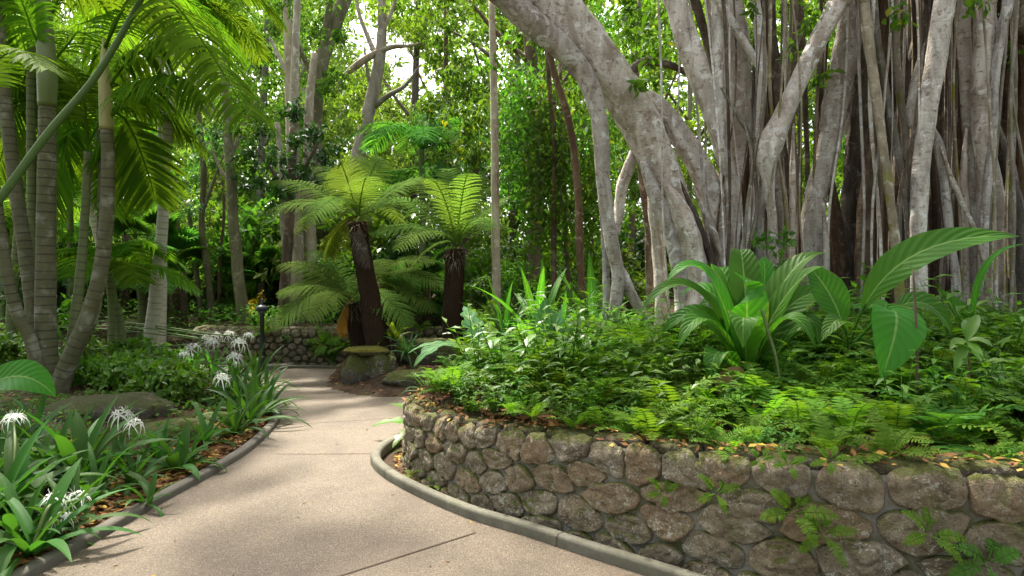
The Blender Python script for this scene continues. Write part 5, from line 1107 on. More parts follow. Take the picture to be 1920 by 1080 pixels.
for k, (px, py, Yk, n, h, ll, mt, lab) in enumerate([(860, 690, 7.3, 14, .55, .12, 'bush', 'leafy shrub at the end of the bed by the second fern trunk'), (960, 700, 6.8, 12, .5, .10, 'fern', 'light green shrub behind the scalloped leaves'), (1120, 690, 6.3, 12, .55, .11, 'ground', 'leafy shrub at the foot of the pale hanging root'), (1190, 690, 6.2, 14, .6, .10, 'fern', 'light leafy shrub before the leaning limb, left of the big rosette'), (1260, 690, 5.6, 12, .5, .10, 'bush', 'leafy shrub under the longest leaf of the big rosette'), (1540, 690, 5.4, 12, .42, .10, 'ground', 'leafy shrub between the big rosette and the largest leaves'), (1790, 680, 5.4, 14, .5, .10, 'dfern', 'leafy shrub under the thin stem with bright leaves'), (1880, 700, 4.9, 12, .5, .09, 'dfern', 'dark leafy shrub in the bed at the frame edge')]):
    g = gnd(px, py, Yk); t = sprig(lab, 700+k, n*2, ll, h, mt, None, .42); t.location = tuple(g); t.name = 'shrub'; t['category'] = 'shrub'
tall = 0
while tall < 34:                                            # some stand taller than the rest
    x, y = rf.uniform(-.6, 3.6), rf.uniform(4.6, 7.3)
    if not inside(BEDPOLY, np.array([x]), np.array([y]))[0] or x > .72*y or float(dist_to(WC, np.array([x]), np.array([y]))[0]) < .5 or (x-1.72)**2+(y-4.9)**2 < .2 or (x-2.27)**2+(y-4.3)**2 < .3: continue
    tall += 1; k = int(rf.integers(0, 5)); q = np.array((x, y, gz1(x, y)-.01))
    if tall % 3: copy_thing(FP[k], q, float(rf.uniform(0, 6)), float(rf.uniform(1.15, 1.5)), label='tall feathery fern rising above the low cover of the raised bed')['group'] = 'taller ferns on the raised bed'
    else: copy_thing(SP[2], q, float(rf.uniform(0, 6)), float(rf.uniform(1.2, 1.7)), label='tall leafy seedling rising above the low cover of the raised bed')['group'] = 'taller seedlings on the raised bed'
r3 = np.random.default_rng(17); sp_n = 0
while sp_n < 40:                                            # small plants along the wall's edge
    x, y = r3.uniform(-.75, 2.9), r3.uniform(2.75, 6.3); dw = float(dist_to(WC, np.array([x]), np.array([y]))[0])
    if not inside(BEDPOLY, np.array([x]), np.array([y]))[0] or dw > .34 or dw < .17: continue
    sp_n += 1; copy_thing([SP[1], SP[0], FP[2], FP[1]][sp_n % 4], (x, y, gz1(x, y)+.015), (float(r3.uniform(-.2, .5)), 0, float(r3.uniform(-.8, .8))), float(r3.uniform(.35, .62)), label='small plant spilling over the mossy edge of the near wall')['group'] = 'small plants along the wall edge'
for k in range(16):                                         # plants on the distant wall
    uu = r3.uniform(1.2, farw.d[-1]-.8); p = farw.map(np.array([uu]), np.array([r3.uniform(.1, .62)]), np.array([.05]))[0]
    copy_thing([FP[2], FP[1], SP[0]][k % 3], p, (float(r3.uniform(.3, .9)), 0, float(r3.uniform(-.6, .6))), float(r3.uniform(.45, .8)), label='green plant sprouting from the distant low stone wall')['group'] = 'plants on the distant wall'
cnt2 = 0
while cnt2 < 46:
    x, y = rf.uniform(-1.0, 1.4), rf.uniform(6.9, 11.2)
    if x < np.interp(y, [6.2, 7, 8.3, 9.5, 11.8], [-.75, -.6, -.75, -1.05, -1.2])+.15: continue
    if (x+.88)**2+(y-10.2)**2 < .2: continue
    k = int(rf.integers(0, 3)); q = np.array((x, y, gz1(x, y)-.02)); cnt2 += 1
    if rf.random() < .5: copy_thing(SP[k], q, float(rf.uniform(0, 6)), float(rf.uniform(.8, 1.4)), label='leafy seedling on the planted bank behind the near bed')['group'] = 'seedlings on the planted bank'
    else: copy_thing(FP[k], q, float(rf.uniform(0, 6)), float(rf.uniform(.7, 1.0)), label='green fern on the planted bank behind the near bed')['group'] = 'ferns on the planted bank'
# ferns rooted in the wall face
WL = ['little fern in a joint of the wall below the withered leaf', 'fern sprig hanging low on the wall face, under the big rosette', 'fern with several fronds hanging from the middle of the near wall', 'fern frond tuft growing out between the two biggest wall stones', 'fern spreading sideways from a joint at the near end of the wall', 'dark fern at the wall foot in the lower frame corner', 'small fern in the soil between kerb and wall at the nose', 'tiny fern at the kerb near the wall nose', 'trailing fern hanging over the wall top at the mossy middle stretch', 'trailing fern hanging over the wall top beside the mulch', 'trailing fern hanging over the wall edge above the orange stone']
for k, (px, py, s) in enumerate([(1345, 925, .5), (1245, 925, .42), (1490, 960, .75), (1545, 1000, .6), (1750, 1000, .62), (1860, 1055, .75), (815, 910, .5), (770, 890, .45), (1480, 872, .34), (1560, 862, .36), (1430, 862, .3)]):
    u_, v_ = (px-960)/F, (540-py)/F; best = None
    for uu in np.linspace(uA, uB, 500):
        p = near.map(np.array([uu]), np.array([.3]), np.array([.06]))[0]; e = abs(p[0]/p[1]-u_)
        if best is None or e < best[0]: best = (e, p)
    p = best[1]; z = at(px, py, p[1])[2]; q = np.array((p[0], p[1], z))
    if k in (6, 7): q = on(px, py, .03)
    t = fern_obj(WL[k], 500+k, 5, .34*s*.85, .06*s*.95, .016*s*.9, 'fern' if k != 5 else 'dfern', 15, el=(.9, .0)); t.location = tuple(q); t.rotation_euler = (float(.9) if k not in (6, 7) else 0, 0, float(rf.uniform(-.3, .3)))
# a leafy climber on the fig
b = at(1460, 640, 6.6); b[2] = gz1(b[0], b[1]); t = thing('climber', 'small leaved climber sprouting over the central fig roots', 'climber', b)
canopy(t, 'foliage', 'ground', [(1450, 470, 6.6, 30, 30), (1480, 440, 6.6, 26, 22), (1440, 520, 6.6, 22, 30), (1470, 500, 6.7, 26, 24), (1425, 450, 6.7, 18, 14)], .10, 210, .55, droop=.2)
mb = MB(); tube(mb, [b, at(1455, 560, 6.65), at(1465, 480, 6.65), at(1480, 430, 6.65)], [.012, .01, .008, .005], 6, 5); mb.build('stem', M['stem'], t)

# ground cover and litter
def scatter(name, mat, n, region, ll, h, seed, flat=False, wr=.5):
    r = np.random.default_rng(seed); P = []
    while sum(len(p) for p in P) < n:
        x, y = r.uniform(region[0], region[1], 4*n), r.uniform(region[2], region[3], 4*n); k = region[4](x, y); P.append(np.column_stack([x[k], y[k]]))
        if len(P) > 40: break
    P = np.vstack(P)[:n]; z = gz(P[:, 0], P[:, 1]); m_ = len(P); mb = MB()
    if flat: b_ = np.column_stack([P, z+r.uniform(.004, .03, m_)]); ax = unit(np.column_stack([r.normal(size=(m_, 2)), r.normal(size=m_)*.18])); nn = np.column_stack([.35*r.normal(size=(m_, 2)), np.ones(m_)])
    else: b_ = np.column_stack([P, z+h*r.random(m_)]); ax = unit(np.column_stack([r.normal(size=(m_, 2)), r.uniform(-.1, .9, m_)])); nn = np.column_stack([.5*r.normal(size=(m_, 2)), np.ones(m_)])
    L = ll*r.uniform(.55, 1.3, m_); leaves(mb, b_, ax, nn, L, L*wr, r.uniform(.05, .5), -.1 if flat else .2); return tag(mb.build(name, M[mat]), kind='stuff')
inbed = lambda x, y: inside(BEDPOLY, x, y) & (x < .78*y+.7)
leftbed = lambda x, y: (np.interp(y, LC[:, 1], LC[:, 0])-.10 > x)
edge = lambda x, y: leftbed(x, y) & ((np.interp(y, LC[:, 1], LC[:, 0])-x) < .1+.9*np.random.default_rng(3).random(np.shape(x))**1.5)
r4 = np.random.default_rng(19); m_ = 520; uu = r4.uniform(uA, uB, m_); P4 = near.map(uu, HW(uu)+r4.uniform(-.02, .17, m_), np.full(m_, .045)+r4.uniform(0, .012, m_)); mb = MB()
L4 = .055*r4.uniform(.5, 1.25, m_); leaves(mb, P4, np.column_stack([r4.normal(size=(m_, 2)), r4.normal(size=m_)*.2]), np.column_stack([.35*r4.normal(size=(m_, 2)), np.ones(m_)]), L4, L4*.5, r4.uniform(.05, .5), -.1); tag(mb.build('leaf_litter', M['litter']), kind='stuff')
scatter('leaf_litter', 'litter', 5200, (-.8, 5.2, 2.8, 7.5, inbed), .075, 0, 1, True)
scatter('leaf_litter', 'litter', 6500, (-4.4, -2.2, 2.2, 10, edge), .06, 0, 2, True)
scatter('leaf_litter', 'litter', 2600, (-8, -2.4, 2.2, 10, leftbed), .07, 0, 3, True)
scatter('leaf_litter', 'litter', 900, (-2.9, .5, 8.4, 11.4, lambda x, y: inside(ISLAND, x, y)), .06, 0, 4, True)
strip_ = lambda x, y: (dist_to(RC, x, y) > .12) & (dist_to(WC, x, y) < .30) & ~inside(BEDAREA, x, y) & (y < 6.3) & (inside(np.vstack([RC, [(6, 8)]]), x, y) | (dist_to(WC, x, y) < .2))
scatter('leaf_litter', 'litter', 900, (-1.1, 1.4, 3.2, 6.3, strip_), .05, 0, 5, True)
scatter('leaf_litter', 'litter', 420, (-2.9, 2, 2.9, 10.5, lambda x, y: ~leftbed(x, y) & ~inside(BEDAREA, x, y) & ~inside(ISLAND, x, y) & inside(np.vstack([LC, [(-9, 11), (0, 11), (0, 7.1)], RC[::-1], [(6, -4)]]), x, y)), .032, 0, 9, True)
scatter('ground_cover', 'ground', 15000, (-.8, 5.4, 2.8, 8.5, lambda x, y: inbed(x, y) & ((dist_to(WC, x, y) > np.where(x > 1.1, .8, .40)) | (lump(x, y, 4, 2) > .3))), .038, .07, 6)
scatter('ground_cover', 'ground', 9000, (-9, -2.5, 4.8, 12, lambda x, y: leftbed(x, y) & (np.interp(y, LC[:, 1], LC[:, 0])-x > .45) & (lump(x, y, 2.4, .7) > -.35)), .06, .14, 7)
scatter('ground_cover', 'dfern', 9000, (-9, 3, 11.7, 17, lambda x, y: lump(x, y, 1.3, .9) > -.5), .09, .35, 8)
# ------------------------------------------------------------------ the forest behind
def tree(name, label, trunk, Y, bmat, clusters, ll, lmat, seed, branches=(), dens=1.6, cat='tree', wr=.42, droop=.5, spray=6, group=None, up=.6, seg=14):
    """trunk: [(px, py, width px)] from the foot upward; clusters as in canopy(); branches: lists like trunk."""
    P, R = px_tube(trunk, Y); g = gz1(P[0][0], P[0][1])
    P = np.vstack([[P[0][0], P[0][1], g-.2], P]) if P[0][2] > g-.1 else P; R = np.concatenate([[R[0]*1.25], R]) if len(R) < len(P) else R
    t = thing(name, label, cat, (P[0][0], P[0][1], g), group); mb = MB(); tube(mb, P, R, seg, 8, .07, .05, seed); mb.build('trunk', M[bmat], t)
    for k, b in enumerate(branches): bough(t, b, Y, bmat, seed*9+k, random.uniform(-.6, .6))
    if clusters: canopy(t, 'crown', lmat, [(c[0], c[1], Y+c[2], c[3], c[4]) for c in clusters], ll, seed, dens, wr, droop, spray, up=up)
    return t
def cl(n, x0, x1, y0, y1, d0, d1, r0, r1, seed, skip=None):
    r = np.random.default_rng(seed); out = []
    while len(out) < n:
        x, y = r.uniform(x0, x1), r.uniform(y0, y1)
        if skip and skip(x, y): continue
        rx = r.uniform(r0, r1); out.append((x, y, r.uniform(d0, d1), rx, rx*r.uniform(.55, .85)))
    return out
gap = lambda x, y: (x-692)**2+(y-70)**2 < 2300 or (x-768)**2+(y-118)**2 < 1500
tree('tall_tree', 'tall grey tree forking low, its thick dark branch running up towards the sky gap', [(600, 470, 30), (592, 330, 30), (590, 220, 29), (600, 130, 27), (622, 60, 26), (652, -20, 24), (680, -110, 20)], 15, 'grey_bark',
     cl(26, 500, 690, -80, 200, -1.5, 1.5, 26, 48, 1, gap), .13, 'canopy', 1, [[(604, 120, 18), (612, 60, 14), (618, 0, 12), (622, -80, 9)], [(600, 180, 10), (570, 110, 8), (540, 40, 5)]], 1.1)
tree('tall_tree', 'pale leaning tree whose branches cross the bright sky gap', [(660, 470, 30), (664, 330, 27), (684, 240, 25), (703, 160, 23), (714, 90, 20), (716, 20, 16), (712, -60, 12)], 17, 'pale_bark',
     cl(16, 660, 840, -90, 60, -1.5, 1.5, 24, 42, 2, gap) + cl(14, 600, 700, 150, 330, -1, 2, 24, 40, 22, gap), .13, 'bright', 2, [[(640, 148, 9), (672, 120, 13), (705, 100, 13), (735, 88, 10), (770, 86, 6), (790, 80, 3)], [(712, 120, 12), (690, 70, 9), (672, 20, 7), (664, -40, 5)], [(700, 200, 12), (730, 178, 10), (760, 160, 7), (790, 120, 3)], [(716, 60, 9), (735, 20, 7), (750, -30, 5)], [(700, 190, 7), (690, 140, 6), (683, 90, 4)]], .9)
tree('tall_tree', 'straight slim grey tree rising beside the dark glossy thicket', [(552, 470, 22), (548, 330, 21), (545, 200, 19), (542, 90, 18), (536, -20, 15), (532, -100, 12)], 14.5, 'pale_bark',
     cl(16, 460, 600, -90, 120, -1, 1.5, 26, 44, 3), .12, 'canopy', 3, [[(545, 150, 9), (520, 100, 7), (500, 60, 4)]], 1.0)
tree('tall_tree', 'twin stemmed pale tree standing on the terrace behind the distant wall', [(562, 612, 34), (560, 540, 25), (557, 440, 22), (553, 330, 20), (552, 200, 17), (555, 60, 14), (560, -60, 11)], 13.2, 'pale_bark', cl(6, 520, 640, 300, 380, -.5, .8, 24, 36, 44), .12, 'dark', 4, [[(590, 612, 36), (586, 540, 27), (582, 450, 24), (578, 330, 20), (580, 200, 16), (590, 100, 12)], [(545, 600, 20), (540, 500, 18), (532, 400, 16), (530, 330, 14), (520, 230, 9)]], 1.2)
tree('tree', 'dark dense tree with glossy round leaf clumps above the twin pale stems', [(530, 600, 20), (538, 480, 18), (545, 380, 17), (550, 240, 14)], 12.6, 'brown_bark',
     [(500, 240, 0, 34, 30), (470, 290, .2, 34, 30), (545, 215, .3, 36, 30), (590, 255, 0, 42, 34), (610, 300, .2, 34, 28), (520, 300, -.4, 36, 30), (570, 320, -.3, 36, 30), (490, 345, 0, 36, 32), (540, 360, -.2, 40, 30), (460, 350, .4, 26, 30), (600, 345, .3, 32, 24), (555, 265, -.6, 30, 26), (480, 210, .5, 24, 20), (630, 280, .6, 24, 22), (505, 390, .3, 28, 20)], .13, 'dark', 5, [[(545, 380, 9), (510, 320, 7), (480, 280, 5)], [(546, 360, 9), (580, 300, 7), (600, 260, 4)]], 1.7, wr=.45)
tree('slender_tree', 'slim leaning tree with a thin crooked trunk left of the dark thicket', [(398, 605, 13), (388, 500, 12), (378, 420, 11), (382, 330, 11), (372, 220, 10), (352, 120, 9), (340, 0, 8)], 13.5, 'grey_bark', cl(14, 330, 450, 230, 430, -.8, 1.2, 26, 44, 6), .12, 'blue', 6, [[(380, 400, 6), (400, 340, 5), (420, 290, 3)]], 1.0)
tree('slender_tree', 'mossy trunk with thick lower stem standing alone above the white lilies', [(458, 605, 24), (447, 520, 21), (438, 420, 20), (432, 320, 18), (425, 220, 15), (418, 100, 13)], 13, 'grey_bark', cl(16, 370, 500, 90, 330, -.8, 1.5, 28, 46, 7), .12, 'canopy', 7, [[(432, 300, 9), (455, 240, 7), (480, 190, 4)], [(440, 360, 8), (410, 310, 6), (390, 260, 4)]], 1.0)
tree('slender_tree', 'thin brown sapling trunk between the two slim trunks above the lilies', [(410, 600, 7), (412, 500, 6), (420, 400, 5), (415, 320, 4)], 14, 'brown_bark', cl(6, 385, 450, 300, 420, -.5, .8, 22, 32, 8), .12, 'bright', 8, (), 1.0)
tree('slender_tree', 'thin slanting trunk in front of the fan palms', [(378, 600, 9), (370, 520, 9), (360, 440, 8), (352, 380, 7)], 14.5, 'grey_bark', cl(6, 320, 400, 360, 450, -.5, .8, 20, 32, 9), .11, 'bright', 9, (), .9)
tree('dark_tree', 'broad dark trunk in shade behind the pair of pale palms', [(325, 610, 36), (326, 540, 34), (322, 450, 30), (318, 330, 26)], 15, 'brown_bark', cl(14, 250, 400, 250, 420, -.5, 2, 28, 46, 10), .13, 'canopy', 10, (), 1.1)
tree('pale_tree', 'straight slim white barked tree beside the second dark fern trunk', [(931, 610, 17), (930, 480, 16), (929, 360, 15), (927, 240, 14), (925, 120, 13), (922, 0, 11)], 9.8, 'pale_bark', cl(5, 900, 960, 60, 190, -.4, .8, 22, 34, 11), .12, 'fig', 11, (), 1.0)
tree('tall_tree', 'big shady tree whose crown hangs in yellow green sprays over the tree ferns', [(1000, 600, 30), (1002, 450, 28), (1004, 300, 26), (1000, 150, 24), (985, 20, 20), (970, -80, 16)], 13, 'brown_bark',
     cl(34, 770, 1110, -40, 230, -2, 1, 34, 60, 12, lambda x, y: x < 830 and 60 < y < 175) + cl(14, 850, 960, 160, 330, -1.5, .5, 28, 44, 13), .13, 'fig', 12, [[(1002, 220, 14), (950, 140, 10), (900, 90, 7), (850, 60, 4)], [(1000, 260, 12), (1040, 180, 9), (1080, 120, 6)], [(996, 120, 12), (930, 60, 9), (880, 0, 5)], [(1000, 320, 9), (950, 270, 7), (900, 220, 4)]], 1.3, droop=.9)
tree('leafy_tree', 'fine leaved blue green tree behind the bright stout tree fern', [(870, 600, 16), (872, 480, 15), (880, 380, 14), (900, 280, 10)], 14.5, 'brown_bark', cl(26, 800, 1010, 190, 400, -1, 1.5, 28, 46, 14), .10, 'blue', 14, [[(876, 400, 7), (920, 330, 5), (960, 290, 3)]], 1.2, wr=.3, droop=.7)
for k, (a, lab) in enumerate([([(1092, 600, 14), (1088, 480, 14), (1082, 340, 14), (1068, 230, 13), (1040, 140, 12), (1022, 60, 11)], 'dark bent stem hung with creeper just left of the pale hanging root'), ([(1040, 600, 10), (1038, 450, 10), (1040, 300, 9), (1030, 160, 9), (1022, 40, 8)], 'thin dark stem in the curtain of hanging leaves'), ([(1072, 600, 9), (1062, 470, 9), (1056, 300, 8), (1050, 120, 8)], 'thin straight stem close beside the bent creeper hung stem')]):
    tree('vine_stem', lab, a, 9.6+.5*k, 'brown_bark', [], .1, 'fig', 60+k, cat='vine')
r = np.random.default_rng(66)
for k, (x, y0, y1, Yk, lab) in enumerate([(1000, 150, 560, 10.2, 'long curtain of creeper leaves hanging furthest left beside the thin dark stems'), (1030, 200, 520, 10.0, 'creeper curtain hanging in front of the thin dark stem'), (1062, 230, 560, 10.4, 'creeper curtain hanging between the two dark stems'), (1098, 260, 540, 9.9, 'creeper curtain hanging against the pale root of the fig'), (970, 180, 470, 10.8, 'short creeper curtain above the strappy plants')]):
    q = at(x, y0, Yk); t = thing('hanging_vine', lab, 'vine', at(x, y1, Yk)); mb = MB(); v = MB()
    for j in range(5):
        xx = x+r.uniform(-26, 26); n = 60; yy = np.linspace(y0+r.uniform(-60, 40), y1*r.uniform(.55, 1.0), n); P = np.array([at(xx+4*math.sin(b*.03+j), b, Yk+.1*j) for b in yy]); tube(v, P[::6], .006, 5, 2, cap=False)
        m_ = n*4; b_ = np.repeat(P, 4, 0)+r.normal(size=(m_, 3))*.11; L = .11*r.uniform(.6, 1.3, m_); leaves(mb, b_, unit(r.normal(size=(m_, 3))+np.array((0, 0, -.8))), r.normal(size=(m_, 3))*.6+np.array((0, -.5, .5)), L, L*.45, .25, .2)
    mb.build('foliage', M['fig' if k % 2 else 'canopy'], t); v.build('stem', M['twig'], t)
def feather_palm(label, px, py, Y, h_px, n, fl, ll, mat, seed, trunk_w=12, el=(.35, 1.2), name='feather_palm', group=None):
    b = at(px, py, Y); b[2] = gz1(b[0], b[1]); top = at(px, py-h_px, Y); t = thing(name, label, 'palm', b, group); r = np.random.default_rng(seed)
    mb = MB(); tube(mb, [b-np.array((0, 0, .1)), (b+top)/2+np.array((.03, 0, 0)), top], np.array([1.2, 1, .9])*trunk_w/2*Y/F, 10, 6, .05, rings=(.1, .03)); mb.build('trunk', M['palm_green'], t)
    for k in range(n):
        a = k*2.39996+r.uniform(-.3, .3); e = el[0]+(el[1]-el[0])*((k*.618) % 1); d = np.array((math.cos(a), math.sin(a), 0)); L = fl*r.uniform(.85, 1.1)
        p = bez(top, top+d*L*.5*math.cos(e)+np.array((0, 0, L*.7*math.sin(e))), top+d*L*.95*math.cos(e*.7)+np.array((0, 0, L*(.62*math.sin(e)-.38))), 14); mb = MB()
        frond(mb, p, ll, 34, .045, .2, .4, .55, .2, seed=seed*10+k, segs=3, jitter=.06); mb.build('frond', M[mat], t)
feather_palm('dark feather palm with arching fronds rising behind the tallest tree fern', 790, 470, 14.2, 190, 12, 2.0, .55, 'dpalm', 31)
feather_palm('second feather palm lower down behind the stout bright tree fern', 745, 560, 15.5, 200, 9, 1.7, .5, 'dpalm', 32)
feather_palm('low feather palm with a single bright frond beside the clump base', 205, 640, 9.6, 130, 8, 1.3, .42, 'palm', 33)
feather_palm('young feather palm in the dark hollow under the tree ferns', 770, 600, 12.4, 60, 10, 1.0, .35, 'dpalm', 34, 6)
feather_palm('low dark feather palm in the undergrowth between the dark trunks', 735, 600, 13.0, 30, 11, 1.3, .4, 'dpalm', 35, 8)
feather_palm('tall feather palm in the light behind the clump, leaflets glowing', 130, 560, 13.5, 200, 12, 2.1, .6, 'palm', 36)
feather_palm('bright feather palm half hidden at the frame edge behind the clump', 5, 560, 14, 130, 12, 2.2, .6, 'palm', 37)
feather_palm('small feather palm below the pale palm pair', 262, 640, 12.5, 110, 9, 1.3, .42, 'dpalm', 38)
def fan_palm(label, px, py, Y, h_px, n, rad, seed, mat='dpalm', group=None):
    b = at(px, py, Y); b[2] = gz1(b[0], b[1]); top = at(px, py-h_px, Y); t = thing('fan_palm', label, 'palm', b, group); r = np.random.default_rng(seed)
    mb = MB(); tube(mb, [b-np.array((0, 0, .1)), top], .07, 9, 6, .1); mb.build('trunk', M['brown_bark'], t)
    for k in range(n):
        a = k*2.39996+r.uniform(-.3, .3); e = r.uniform(-.1, 1.2); d = np.array((math.cos(a)*math.cos(e), math.sin(a)*math.cos(e), math.sin(e))); hub = top+d*rad*r.uniform(.8, 1.2); mb = MB(); tube(mb, [top, (top+hub)/2+np.array((0, 0, .03)), hub], .009, 5, 3, cap=False)
        s = unit(np.cross(d, (0, 0, 1))); m_ = 26; q = np.linspace(-2.1, 2.1, m_); D = np.cos(q)[:, None]*d+np.sin(q)[:, None]*s; N = np.cross(s, d); L = rad*.75*(1-.12*np.abs(q)); strips(mb, np.broadcast_to(hub, (m_, 3)), D+.12*N, N+.25*s*np.where(np.arange(m_) % 2, 1, -1)[:, None], L, rad*.115, 3, .35); mb.build('frond', M[mat], t)
fan_palm('fan palm with drooping split leaves behind the pale palm pair', 268, 600, 13.2, 130, 13, .75, 41)
fan_palm('dark fan palm lower in the shade beside the broad dark trunk', 345, 600, 13.8, 90, 12, .7, 42)
fan_palm('fan palm at the back edge of the lily border', 235, 600, 15, 160, 12, .8, 43)
fan_palm('small fan palm below the dark glossy tree', 490, 590, 14.5, 60, 10, .6, 44)
fan_palm('fan palm in the shade under the low tree fern', 800, 590, 12.8, 50, 11, .6, 45)
# shrubs of the understorey, each placed
US = [('broad leaved shrub with glowing leaves right of the slim trunks', 480, 560, 15, 60, 70, 'bright', .20), ('large leaved shrub in dappled light behind the twin stems', 520, 510, 16, 60, 80, 'bush', .20), ('shrub with pale yellow green leaves at the back of the terrace', 420, 540, 17, 60, 60, 'bright', .18), ('dark shrub behind the twin stemmed tree', 600, 560, 14.6, 50, 60, 'dark', .15), ('shaded shrub hiding the terrace behind the tallest trunk', 660, 540, 14, 60, 70, 'canopy', .13), ('dark shrub in the hollow behind the low tree fern', 740, 520, 14.5, 70, 80, 'dark', .14), ('dark leafy shrub right behind the stout fern trunk', 800, 480, 15, 60, 90, 'dark', .13), ('bushy shrub with fine leaves beside the slim white tree', 900, 560, 11.5, 46, 70, 'ground', .11), ('bright shrub in front of the slim white tree', 905, 610, 9.2, 40, 40, 'bright', .12), ('leafy shrub behind the strappy plants', 980, 540, 10.5, 60, 70, 'canopy', .12), ('shrub with mixed leaves close behind the creeper curtain', 1060, 520, 11.2, 60, 90, 'bush', .12), ('light green shrub low behind the first hanging root', 1095, 580, 9.4, 40, 50, 'ground', .10), ('shrub seen between the hanging roots and the leaning limb', 1185, 540, 10.5, 50, 90, 'fig', .12), ('yellow flowered shrub on the terrace near the lamp', 475, 570, 13.4, 30, 22, 'yellow', .09), ('low green bush on the terrace above the distant wall', 520, 600, 12.6, 40, 26, 'ground', .11), ('low ferny bush at the edge of the distant wall behind the lamp', 490, 612, 12.3, 34, 20, 'dfern', .11), ('low bush on the terrace left of the tallest trunk', 640, 605, 12.5, 40, 24, 'ground', .10), ('dark bush at the far side of the mulch clearing', 340, 560, 16, 50, 60, 'dark', .14), ('bright bush behind the palm clump base', 130, 610, 11, 50, 60, 'bush', .13), ('yellow green bush behind the leaning palm trunks', 30, 620, 11.5, 50, 60, 'bright', .13), ('bush glimpsed behind the middle fig roots', 1500, 480, 12, 70, 110, 'fig', .13), ('bush glimpsed left of the mossy fig root', 1620, 480, 12.5, 60, 120, 'bright', .13), ('dark bush at the frame edge behind the fig', 1900, 480, 11, 60, 140, 'canopy', .13), ('bush behind the hollow trunk of the fig', 1790, 420, 13, 80, 140, 'dark', .13), ('bush behind the central column of the fig', 1400, 480, 12, 80, 120, 'canopy', .13), ('low green bush at the feet of the leaning limb', 1200, 640, 7.2, 40, 30, 'fern', .09), ('low dark bush between the fig roots and the largest leaves', 1700, 640, 6.3, 60, 34, 'dfern', .09), ('low dark bush at the frame edge below the fig roots', 1880, 650, 6.0, 60, 40, 'dfern', .09)]
for k, (lab, px, py, Yk, rx, ry, mt, ll) in enumerate(US):
    g = at(px, py+ry, Yk); g[2] = gz1(g[0], g[1]); t = thing('shrub', lab, 'shrub', g); rs = np.random.default_rng(700+k); cs_ = [(px, py, Yk, rx*.8, ry*.8)]+[(px+rs.uniform(-.7, .7)*rx, py+rs.uniform(-.7, .7)*ry, Yk+rs.uniform(-.5, .5), rx*.5, ry*.45) for _ in range(6)]
    canopy(t, 'foliage', mt, cs_, ll, 700+k, 1.5, .45, .3, 6, up=.8)
    for j in range(3):
        mb = MB(); tp = at(px+rs.uniform(-.5, .5)*rx, py+rs.uniform(-.4, .3)*ry, Yk); tube(mb, [g+np.array((rs.uniform(-.05, .05), 0, -.1)), (g+tp)/2, tp], [.035, .025, .012], 6, 4, .05); mb.build('stem', M['twig'], t)
# second row of forest trees, each a tree with its own crown
ROW = [(60, 22, 'canopy', 'grey_bark'), (180, 24, 'bright', 'pale_bark'), (290, 20, 'canopy', 'brown_bark'), (400, 23, 'pale', 'grey_bark'), (480, 19.5, 'canopy', 'grey_bark'), (590, 22, 'pale', 'pale_bark'), (640, 26, 'bright', 'grey_bark'), (770, 21, 'pale', 'brown_bark'), (840, 19, 'canopy', 'brown_bark'), (960, 18, 'fig', 'brown_bark'), (1060, 20, 'canopy', 'grey_bark'), (1180, 16, 'fig', 'brown_bark'), (1290, 19, 'bright', 'grey_bark'), (1440, 17, 'fig', 'brown_bark'), (1570, 19, 'bright', 'grey_bark'), (1680, 17, 'canopy', 'brown_bark'), (1800, 20, 'bright', 'grey_bark'), (1900, 17, 'canopy', 'brown_bark')]
RL = ['far tree filling the view behind the clump at the frame edge', 'far pale trunked tree glowing behind the palm fronds', 'far tree behind the pale palm pair', 'far hazy tree with pale leaves above the slim trunks', 'far tree above the dark glossy thicket', 'far pale leaved tree behind the forked grey tree', 'far bright tree under the sky gap', 'far pale tree right of the sky gap', 'far tree above the dark feather palm', 'far tree above the slim white tree', 'far tree behind the creeper curtains', 'far tree seen under the leaning fig limb', 'far bright tree between the limb and the central column', 'far tree right behind the central fig column', 'far bright tree behind the middle fig roots', 'far tree behind the mossy fig root', 'far bright tree behind the hollow fig trunk', 'far tree at the frame edge behind the fig']
for k, ((px, Yk, mt, bm), lab) in enumerate(zip(ROW, RL)):
    rs = np.random.default_rng(800+k); dx = rs.uniform(-30, 30); w_ = rs.uniform(10, 18)
    c_ = cl(28, px-100, px+100, -60, 330, -2, 2, 34, 62, 800+k, gap)+cl(24, px-90, px+90, 300, 560, -2, 2, 34, 56, 900+k)
    tree('forest_tree', lab, [(px, 600, w_), (px+dx*.3, 420, w_*.9), (px+dx*.6, 240, w_*.8), (px+dx, 60, w_*.65), (px+dx*1.4, -60, w_*.5)], Yk, bm, c_, .135, mt, 800+k, [[(px+dx*.5, 280, w_*.5), (px+60, 200, w_*.35), (px+95, 120, w_*.2)], [(px+dx*.6, 230, w_*.45), (px-50, 150, w_*.3), (px-80, 60, w_*.2)]], 1.15)
# the far wood, one mass
r = np.random.default_rng(990); mb = MB(); k = 0
while k < 900:
    px, py, Yk = r.uniform(-250, 2170), r.uniform(-30, 600), r.uniform(27, 38)
    if gap(px, py) or (py < 120 and r.random() < .3): continue
    c = at(px, py, Yk); rr_ = r.uniform(1.2, 2.4); clump(mb, c, (rr_, rr_, rr_*.8), 190, .36, r, .5, .3, 5); k += 1
tag(mb.build('far_forest', M['pale']), kind='stuff')

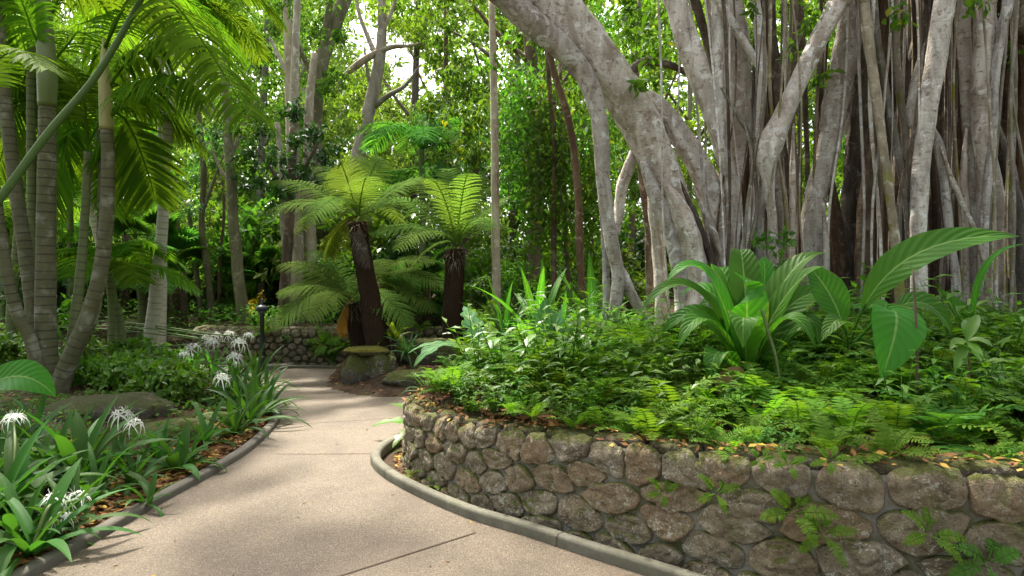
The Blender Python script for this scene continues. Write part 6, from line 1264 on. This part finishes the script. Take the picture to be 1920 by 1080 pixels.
# undergrowth bushes deep among the trunks: a few built, the rest copies
UB = []
for k, (mt, ll) in enumerate([('canopy', .15), ('bush', .17), ('bright', .16), ('dark', .15), ('dfern', .13), ('pale', .16)]):
    t = shrub('leafy bush in the deep undergrowth between the forest trunks', (0, 0, 0), 860+k, 900, ll, .85, 1.5, mt, name='undergrowth_bush', group='undergrowth bushes deep in the forest', up=.7); UB.append(t)
r = np.random.default_rng(861); k = 0
while k < 110:
    px, Yk = r.uniform(-120, 2040), r.uniform(13.5, 21)
    if 300 < px < 430 and Yk < 17.5: continue
    q = at(px, 500, Yk); q[2] = gz1(q[0], q[1])-.05; s = r.uniform(.75, 1.5); a = r.uniform(0, 6.28)
    if k < 6: UB[k].location = tuple(q); UB[k].scale = (s, s, s)
    else: copy_thing(UB[int(r.integers(0, 6))], q, a, s)
    k += 1

k = 0
while k < 40:
    px, Yk = r.uniform(-80, 780), r.uniform(15, 22)
    q = at(px, 500, Yk); q[2] = gz1(q[0], q[1])-.05
    if 310 < px < 430 and Yk < 17: continue
    copy_thing(UB[[1, 2, 5, 0][k % 4]], q, float(r.uniform(0, 6.28)), float(r.uniform(1.3, 2.2)), label='tall bright bush filling the undergrowth behind the palms and tree ferns')['group'] = 'tall bright bushes behind the tree ferns'; k += 1
# unseen wood behind the viewer and to both sides, added to block low sky light
mb = MB(); k = 0
while k < 190:
    a, R_ = r.uniform(0, 2*PI), r.uniform(9.5, 15); x, y = R_*math.cos(a), R_*math.sin(a)-1.5
    if y > -.62*abs(x)+2.5 and y > 0 and abs(x) < 1.05*y+3.5: continue
    c = np.array((x, y, r.uniform(0, 6.5))); clump(mb, c, (1.6, 1.6, 1.3), 110, .38, r, .5, .3, 5); k += 1
tag(mb.build('far_forest', M['canopy']), kind='stuff')

k = 0
while k < 44:                                              # the garden to both sides of the picture
    x, y = r.uniform(-13, 13), r.uniform(1.5, 12); ok = abs(x) > .77*y+1.1 and (x < -3.9 or (x > 3.4 and y > 3.3))
    if not ok: continue
    copy_thing(UB[k % 6], (x, y, gz1(x, y)-.05), float(r.uniform(0, 6.28)), float(r.uniform(.5, .95)), label='leafy bush at the side of the garden beds')['group'] = 'bushes at the sides of the garden'; k += 1
